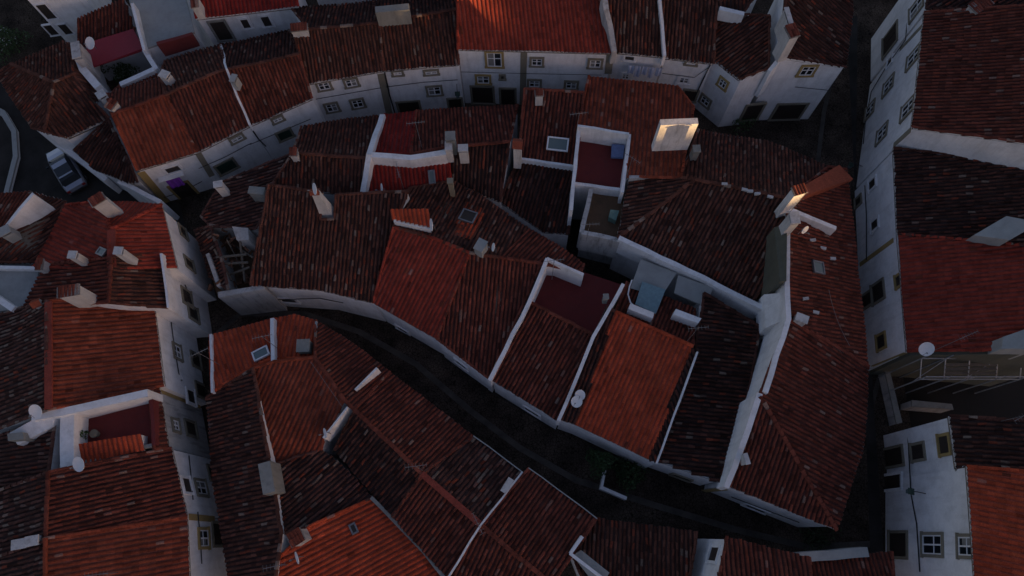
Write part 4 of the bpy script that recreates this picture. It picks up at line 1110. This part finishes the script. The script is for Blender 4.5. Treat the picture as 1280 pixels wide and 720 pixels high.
def wire(a, b, sag, label, r=.012, m='rubber_cable'):
    mb = MB(); mb.tube(bp(at(*a), at(*b), sag), r, 4); tag(mb.build('cable', m), label, 'cable')
for i, (k, pa) in enumerate((('C5', [(322, 373), (400, 370), (430, 376)]), ('C12a', [(470, 395), (545, 435)]), ('C12b', [(550, 440), (612, 484)]), ('C11', [(616, 488), (698, 536)]), ('C10', [(703, 540), (820, 590)]), ('E2', [(915, 618), (1000, 650)]))):
    cable(k, pa, ['black cable under the eaves of the wide plain brown roof', 'black cable under the eaves of the dull red roof', 'black cable under the eaves left of the first white party wall', 'black cable under the eaves of the red brown roof between party walls', 'black cable under the eaves of the orange red roof', 'black cable under the eaves at the street corner'][i], .03, .15)
wire((1036, 362, 8.2), (1062, 432, 6.6), .3, 'loose wire lying over the long brown wing', .012, 'galvanised')
wire((388, 452, 7.2), (430, 512, 7.4), .1, 'thin wire running down to the white fin on the lower street roof', .01, 'galvanised')
mb = MB(); mb.tube([at(790, 350, 5.6), at(787, 358, 5.7), at(785, 368, 5.7), at(788, 378, 5.9), at(792, 382, 6.2)], .045, 6); tag(mb.build('hose', 'white_paint'), 'pale hose curling down to the long white box on the red back roof', 'hose')
# ------------------------------------------------------------------ dishes and aerials
dish(394, 236, 9.1, 'white dish on the tapering chimney of the wide plain brown roof', .7, 200, 25, .6)
dish(478, 236, 6.2, 'white dish at the foot of the crimson roof beside the white parapet', .7, 190, 15, .8)
dish(540, 281, 7.9, 'white dish at the right end of the small orange dormer', .75, 190, 15, .8)
dish(617, 309, 8.0, 'small white dish right of the beige chimney', .5, 180, 20, .8)
dish(725, 494, 5.9, 'round white dish beside the orange red roof, upper of the pair', .6, 250, 75, .6)
dish(721, 502, 5.9, 'round white dish beside the orange red roof, lower of the pair', .65, 230, 70, .6)
dish(1158, 436, 7.2, 'white dish at the corner above the scaffolding', .8, 240, 50, .7)
dish(99, 580, 7.0, 'round white dish on the grey wall below the orange terrace roof', .8, 230, 60, .8)
dish(45, 514, 7.6, 'white dish at the left end of the long white terrace parapet', .75, 260, 60, .8)
dish(113, 54, 5.8, 'white dish on the crimson sheet awning', .8, 240, 55, .6)
dish(372, 697, 7.4, 'white dish left of the bright orange ribbed roof', .65, 200, 25, .7)
dish(407, 541, 6.9, 'small white dish below the white fin over the dark alley', .55, 200, 25, .7)
dish(223, 473, 3.4, 'greyish dish mounted on the white wall beside the narrow left street', .5, 330, 30, .3)
dish(1006, 287, 9.8, 'small dish beside the sunlit little chimney', .5, 300, 20, .8)
for a in [(505, 236, 5.3, 'aerial beside the dish on the crimson roof', 2.6, 100), (527, 183, 6.4, 'aerial behind the white parapet of the crimson roof', 2.8, 5), 
          (720, 170, 6.6, 'aerial at the corner of the crimson terrace', 2.6, 5), (783, 222, 6.4, 'aerial below the blue sheet', 2.5, 140),
          (733, 300, 5.6, 'aerial on the stained outbuilding wall', 2.4, 0), (690, 348, 6.2, 'aerial standing in the sunken crimson terrace', 3.0, 5), 
          (860, 425, 6.3, 'aerial above the top edge of the orange red roof', 2.6, 3), (985, 268, 9.4, 'aerial beside the dark cement firewall', 2.0, 45), (273, 455, 5.4, 'long aerial on the orange roof beside the narrow street', 2.8, 25), (345, 434, 6.0, 'aerial on the white wall between the orange roofs', 2.4, 10),
          (600, 655, 7.0, 'aerial at the red ridge end in the lower street row', 2.2, 115), (528, 588, 6.8, 'aerial at the top of the crimson back slope', 2.6, 5), (358, 706, 6.6, 'aerial beside the bottom left dish', 2.0, 10), (145, 716, 7.2, 'ladder shaped aerial at the bottom of the maroon roof', 1.8, 5),
          (1170, 437, 6.8, 'aerial right of the dish above the scaffolding', 3.2, 20), (1245, 528, 8.6, 'aerial at the top edge of the lower right roof', 2.2, 25)]:
    antenna(*a)
# ------------------------------------------------------------------ scaffolding over the void right
sc = empty('scaffolding', at(1200, 470, 0), 'metal scaffolding of crossed poles over the dark yard below the bright red roof', 'scaffolding')
P = [at(x, 474, 4.5) for x in (1150, 1180, 1210, 1245, 1275)]; Q = [at(x, 448, 5.4) for x in (1152, 1182, 1212, 1247, 1277)]
for p, q in zip(P, Q):
    mb = MB(); mb.tube([Vector((p.x, p.y, 0)), p+Vector((0, 0, .8))], .04, 6); mb.build('upright', 'scaffold_steel', sc)
    mb = MB(); mb.tube([Vector((q.x, q.y, 0)), q+Vector((0, 0, .8))], .04, 6); mb.build('upright', 'scaffold_steel', sc)
    mb = MB(); mb.tube([p, q], .036, 6); mb.build('crossbar', 'scaffold_steel', sc)
for dz in (0, .7): 
    mb = MB(); mb.tube([P[0]+Vector((0, 0, dz)), P[-1]+Vector((0, 0, dz))], .036, 6); mb.build('rail', 'scaffold_steel', sc)
mb = MB(); mb.tube([Q[0], Q[-1]], .036, 6); mb.build('rail', 'scaffold_steel', sc)
for i in range(0, 4, 2):
    mb = MB(); mb.tube([P[i]-Vector((0, 0, 1)), Q[i+1]+Vector((0, 0, .4))], .024, 6); mb.build('brace', 'scaffold_steel', sc)
for i in range(3):
    a = P[1].lerp(Q[1], .3+.2*i); b = P[3].lerp(Q[3], .3+.2*i); mb = MB(); mb.box((a+b)/2, (b-a).length, .18, .04, (b-a)); mb.build('plank', 'weathered_wood', sc)
# yard walls and low walls in the void
H_('Y1', 'low ruined grey wall in the dark yard below the scaffolding', [('grey_cement', [(1140, 500, 1.5), (1190, 505, 1.5), (1192, 512, 1.5), (1140, 508, 1.5)])], flat='grey_cement', wall='worn_plaster', name='wall', cat='wall')
H_('Y2', 'grey stone kerb wall along the street beside the dark yard', [('grey_cement', [(1106, 462, 1.0), (1112, 462, 1.0), (1128, 528, 1.0), (1121, 530, 1.0)])], flat='grey_cement', wall='worn_plaster', name='wall', cat='wall')
H_('Y3', 'low white garden wall with an inner corner in the dark street', [('white_plaster', [(755, 588, 1.0), (758, 588, 1.0), (754, 608, 1.0), (784, 621, 1.0), (783, 625, 1.0), (750, 611, 1.0)])], flat='white_plaster', name='wall', cat='wall')
H_('Y4', 'curved pale kerb wall beside the road on the far left', [('pale_cement', [(-6, 132, .35), (6, 138, .35), (20, 162, .35), (22, 195, .35), (8, 250, .35), (2, 250, .35), (16, 195, .35), (14, 165, .35), (2, 145, .35), (-6, 140, .35)])], flat='pale_cement', name='wall', cat='wall')
sheet('pavement', [(1058, 20, .012), (1072, 20, .012), (1070, 200, .012), (1090, 470, .012), (1105, 700, .012), (1088, 700, .012), (1080, 470, .012)], 'asphalt')
# ------------------------------------------------------------------ fallen roof of the derelict house
D = HOUSES['C0']
for i, (a, b) in enumerate((((270, 322, 4.0), (308, 318, 4.6)), ((272, 330, 3.8), (310, 328, 4.4)), ((300, 300, 4.8), (306, 352, 3.6)), ((268, 312, 4.2), (290, 350, 3.4)), ((284, 300, 4.4), (302, 335, 2.6)), ((275, 348, 2.8), (312, 334, 4.4)), ((292, 306, 2.6), (316, 322, 4.6)))):
    mb = MB(); A = at(*a); B = at(*b); mb.box((A+B)/2, (B-A).length, .13, .13, B-A); mb.build('beam', 'weathered_wood', D.root)
for i in range(100):
    x, y = 262+rng.rand()*58, 284+rng.rand()*74
    mb = MB(); a = rng.rand()*6; z = 2.3+rng.rand()**2*2.0; c = np.array((.17, .09, .06))*rng.uniform(.5, 1.7); p = at(x, y, z)
    d = Vector((math.cos(a), math.sin(a), rng.uniform(-.5, .5))); mb.tube([p, p+d*.4], [.09, .07], 5, tuple(c)); mb.build('fallen_tile', 'roof_tiles', D.root)
solid('inner_wall', [(290, 283, 5.2), (310, 285, 5.2), (311, 300, 5.0), (296, 300, 5.0)], 0, 'worn_plaster', D.root)
solid('front_wall', [(257, 318, 4.2), (261, 316, 4.2), (275, 355, 4.2), (271, 358, 4.2)], 0, 'worn_plaster', D.root)
solid('front_wall', [(272, 365, 3.9), (330, 356, 4.6), (331, 361, 4.6), (273, 372, 3.9)], 0, 'worn_plaster', D.root)
solid('rubble_floor', [(250, 285, 2.0), (322, 285, 2.2), (330, 358, 2.2), (270, 366, 2.0)], 0, 'earth_floor', D.root)
# ------------------------------------------------------------------ cloth
pt = HOUSES['B1']; h = pt.hit(219, 224); p, t_, n_ = h[1], h[2], h[3]
mb = MB(); 
for i in range(8):
    a0, a1 = -.75+i*.19, -.75+(i+1)*.19; w0, w1 = .32+.04*math.sin(i*2), .32+.04*math.sin(i*2+2)
    a0 *= .62; a1 *= .62; A = [p+t_*a0+n_*w0+Vector((0, 0, .7)), p+t_*a1+n_*w1+Vector((0, 0, .7)), p+t_*a1+n_*(w1+.1)-Vector((0, 0, .35)), p+t_*a0+n_*(w0+.1)-Vector((0, 0, .35))]
    mb.poly(A); mb.poly([q-n_*.02 for q in reversed(A)])
tag(mb.build('blanket', 'violet_cloth'), 'purple blanket hung out below an upper window', 'blanket')
mb = MB(); mb.box(p+n_*.2+Vector((0, 0, .72)), 1.7, .4, .06, t_); mb.build('balcony_ledge', 'white_plaster', pt.root)
h = HOUSES['T3'].hit(806, 84); p, t_, n_ = h[1], h[2], h[3]
mb = MB(); mb.tube([p-t_*1.2+n_*.4+Vector((0, 0, .6)), p+t_*1.2+n_*.4+Vector((0, 0, .6))], .01, 4); tag(mb.build('clothes_line', 'galvanised'), 'clothes line strung across the narrow front with laundry', 'clothes line')
LB = ['pale blue cloth pegged at the left end of the clothes line', 'pale blue towel pegged second from the left on the clothes line', 'bluish sheet pegged in the middle of the clothes line', 'bluish towel pegged second from the right on the clothes line', 'pale sheet pegged at the right end of the clothes line']
for i in range(5):
    mb = MB(); c = p+t_*(-.95+i*.47)+n_*.4+Vector((0, 0, .6)); hh = .9+.3*(i % 2)
    for k in range(4):
        a0, a1 = -.2+k*.1, -.2+(k+1)*.1; o0, o1 = .03*math.sin(k*2.1+i), .03*math.sin((k+1)*2.1+i)
        A = [c+t_*a0+n_*o0, c+t_*a1+n_*o1, c+t_*a1+n_*o1*1.5-Vector((0, 0, hh)), c+t_*a0+n_*o0*1.5-Vector((0, 0, hh))]; mb.poly(A); mb.poly([q-n_*.008 for q in reversed(A)])
    tag(mb.build('laundry', 'pale_cloth'), LB[i], 'laundry', 'laundry on the clothes line')
# ------------------------------------------------------------------ plants
def plant(name, px, py, z0, r, hgt, n, label, cat, cols=((.03, .06, .018), (.06, .11, .03)), flowers=None, stem=True):
    p = at(px, py, z0); o = empty(name, p, label, cat); mb = MB()
    for i in range(n):
        a = rng.rand()*6.28; q = rng.rand()**.5*r; zz = rng.rand(); q *= (1-.5*zz*zz); bumpy = 1+.25*math.sin(3*a+1)
        c = p+Vector((math.cos(a)*q*bumpy, math.sin(a)*q*bumpy, hgt*(.25+.75*zz)))
        s_ = rng.uniform(.05, .13); d = Vector(rng.normal(0, 1, 3)).normalized(); e = d.cross(Vector(rng.normal(0, 1, 3))).normalized()
        t = rng.rand(); col = tuple(np.array(cols[0])*(1-t)+np.array(cols[1])*t)
        if flowers is not None and zz > .55 and rng.rand() < .12: col = flowers; s_ *= .7
        mb.poly([c-d*s_, c+e*s_*.5, c+d*s_, c-e*s_*.5], col)
    mb.build('foliage', 'leaf', o)
    m = MB()
    for i in range(5):
        a = i*1.25; m.tube([p, p+Vector((math.cos(a)*r*.3, math.sin(a)*r*.3, hgt*.4)), p+Vector((math.cos(a)*r*.6, math.sin(a)*r*.6, hgt*.8))], [.04, .025, .01], 5)
    m.build('stem', 'weathered_wood', o)
plant('flowering_bush', 14, 60, 0, 1.7, 1.5, 1500, 'dark bush with white blossoms in the top left corner beside the road', 'bush', flowers=(.5, .52, .5))
plant('shrub', 128, 92, 1.0, .9, 1.8, 500, 'leafy shrub below the crimson awning in the courtyard', 'shrub')
plant('shrub', 160, 97, .6, 1.0, 1.2, 500, 'low shrub along the courtyard wall beside the curved row', 'shrub')
plant('climbing_plant', 748, 580, 0, .9, 2.6, 900, 'dark green climber on the street front beside the low garden wall', 'plant', ((.015, .04, .01), (.04, .08, .02)))
plant('climbing_plant', 785, 593, 0, 1.1, 1.4, 800, 'dark green shrub behind the low garden wall in the street', 'plant', ((.015, .04, .01), (.04, .08, .02)))
plant('potted_plant', 764, 83, 2.8, .35, .9, 200, 'dark plant hanging at the corner beside the laundry', 'plant')
plant('shrub', 925, 152, 0, 1.2, 1.0, 600, 'low green shrub in the yard below the white corner house', 'shrub')
plant('shrub', 107, 545, 6.4, .35, .9, 250, 'green plant in the corner of the red terrace', 'plant')
plant('weeds', 1020, 668, 0, 1.3, .5, 500, 'low weeds at the street corner below the pointed eaves', 'plant', ((.02, .035, .012), (.04, .06, .02)))
def pot(px, py, z, label, r=.22, h=.4, m='stone_trim'):
    p = at(px, py, z); mb = MB(); mb.tube([p, p+Vector((0, 0, h*.8)), p+Vector((0, 0, h))], [r*.7, r, r*1.08], 12)
    tag(mb.build('flower_pot', m), label, 'pot')
pot(122, 543, 6.4, 'grey pot on the red terrace beside the green plant'); pot(117, 100, 1.0, 'stone pot in the corner of the courtyard')
# ------------------------------------------------------------------ parked car
def car(px, py, heading, label, body='car_body', L=4.0, W=1.65):
    p = at(px, py, .005); a = math.radians(heading); t = Vector((math.cos(a), math.sin(a), 0)); s_ = Vector((-t.y, t.x, 0)); U = Vector((0, 0, 1))
    o = empty('parked_car', p, label, 'car')
    st = [(-.5, .62, .40, .55), (-.485, .78, .30, .80), (-.40, .84, .22, .90), (-.2, .86, .2, .92), (0, .87, .2, .93), (.2, .86, .2, .92), (.36, .84, .22, .82), (.47, .76, .28, .70), (.5, .60, .36, .55)]
    mb = MB(); rg = []
    for x, w_, z0, z1 in st:
        c = p+t*(x*L); hw = w_*W/2*1.1
        rg.append([c-s_*hw*.92+U*z0, c-s_*hw+U*(z0+.12), c-s_*hw+U*(z1-.18), c-s_*hw*.86+U*z1, c+s_*hw*.86+U*z1, c+s_*hw+U*(z1-.18), c+s_*hw+U*(z0+.12), c+s_*hw*.92+U*z0])
    for i in range(len(rg)-1):
        for k in range(8): l = (k+1) % 8; mb.poly([rg[i][k], rg[i+1][k], rg[i+1][l], rg[i][l]])
    mb.poly(rg[0]); mb.poly(list(reversed(rg[-1]))); mb.build('body', body, o, True)
    cb = [(-.40, .70, .88, .885), (-.34, .68, .88, 1.30), (-.25, .64, .88, 1.42), (.0, .64, .88, 1.45), (.10, .66, .88, 1.38), (.26, .70, .88, .90)]
    g = MB(); r2 = []
    for x, w_, z0, z1 in cb:
        c = p+t*(x*L); b0 = .84*W/2; b1 = w_*W/2; r2.append([c-s_*b0+U*z0, c-s_*b1+U*z1, c+s_*b1+U*z1, c+s_*b0+U*z0])
    for i in range(5):
        for k in range(3): g.poly([r2[i][k], r2[i+1][k], r2[i+1][k+1], r2[i][k+1]])
    g.build('windows', 'window_glass', o)
    rf = MB(); c0 = p+t*(-.255*L)+U*1.435; R_ = [p+t*(x*L)+s_*y*W/2+U*z for x, y, z in ((-.29, .62, 1.40), (-.29, -.62, 1.40), (.03, -.64, 1.46), (.03, .64, 1.46))]
    rf.prism(R_, [q.z-.05 for q in R_]); rf.build('roof', body, o)
    for x in (-.31, .31):
        for y in (-1, 1):
            c = p+t*(x*L)+s_*(y*W*.47)+U*.30; wv = MB(); ring = []
            wv.tube([c-s_*.1, c+s_*.1], .30, 18); wh = wv.build('wheel', 'dark_rubber', o)
            rm = MB(); rm.tube([c-s_*.112, c+s_*.112], .17, 12); rm.build('rim', 'galvanised', wh)
    for y in (-1, 1):
        m = MB(); m.box(p+t*(-.492*L)+s_*(y*.58)+U*.68, .06, .22, .2, t); m.build('tail_light', 'lamp_red', o)
        m = MB(); m.box(p+t*(.485*L)+s_*(y*.52)+U*.60, .08, .28, .14, t); m.build('headlight', 'skylight_glass', o)
        m = MB(); m.box(p+t*(.14*L)+s_*(y*.92)+U*.95, .1, .16, .12, t); m.build('wing_mirror', 'car_dark', o)
    return o
car(88, 216, 124, 'grey hatchback parked on the dark road beside the left block')
# ------------------------------------------------------------------ street lamps
def lamp(hk, px, py, label):
    h = HOUSES[hk].hit(px, py); p, t, n = h[1], h[2], h[3]; U = Vector((0, 0, 1)); o = empty('wall_lamp', p, label, 'lamp', 'unlit wall lanterns')
    m = MB(); m.tube([p, p+n*.5+U*.15, p+n*.75], .025, 6); m.build('bracket', 'iron', o)
    m = MB(); c = p+n*.75
    m.box(c-U*.28, .20, .20, .42, t, taper=1.4); m.build('lantern', 'skylight_glass', o)
    m = MB(); m.box(c+U*.0, .36, .36, .16, t, taper=.3); m.build('lantern_cap', 'green_wood', o)
lamp('R6', 1157, 617, 'unlit green lantern on the lower right white front'); lamp('R1', 1078, 208, 'unlit dark lantern on the tall white front at the corner band')
lamp('T1b', 571, 105, 'unlit lantern at the joint between the upper row houses')
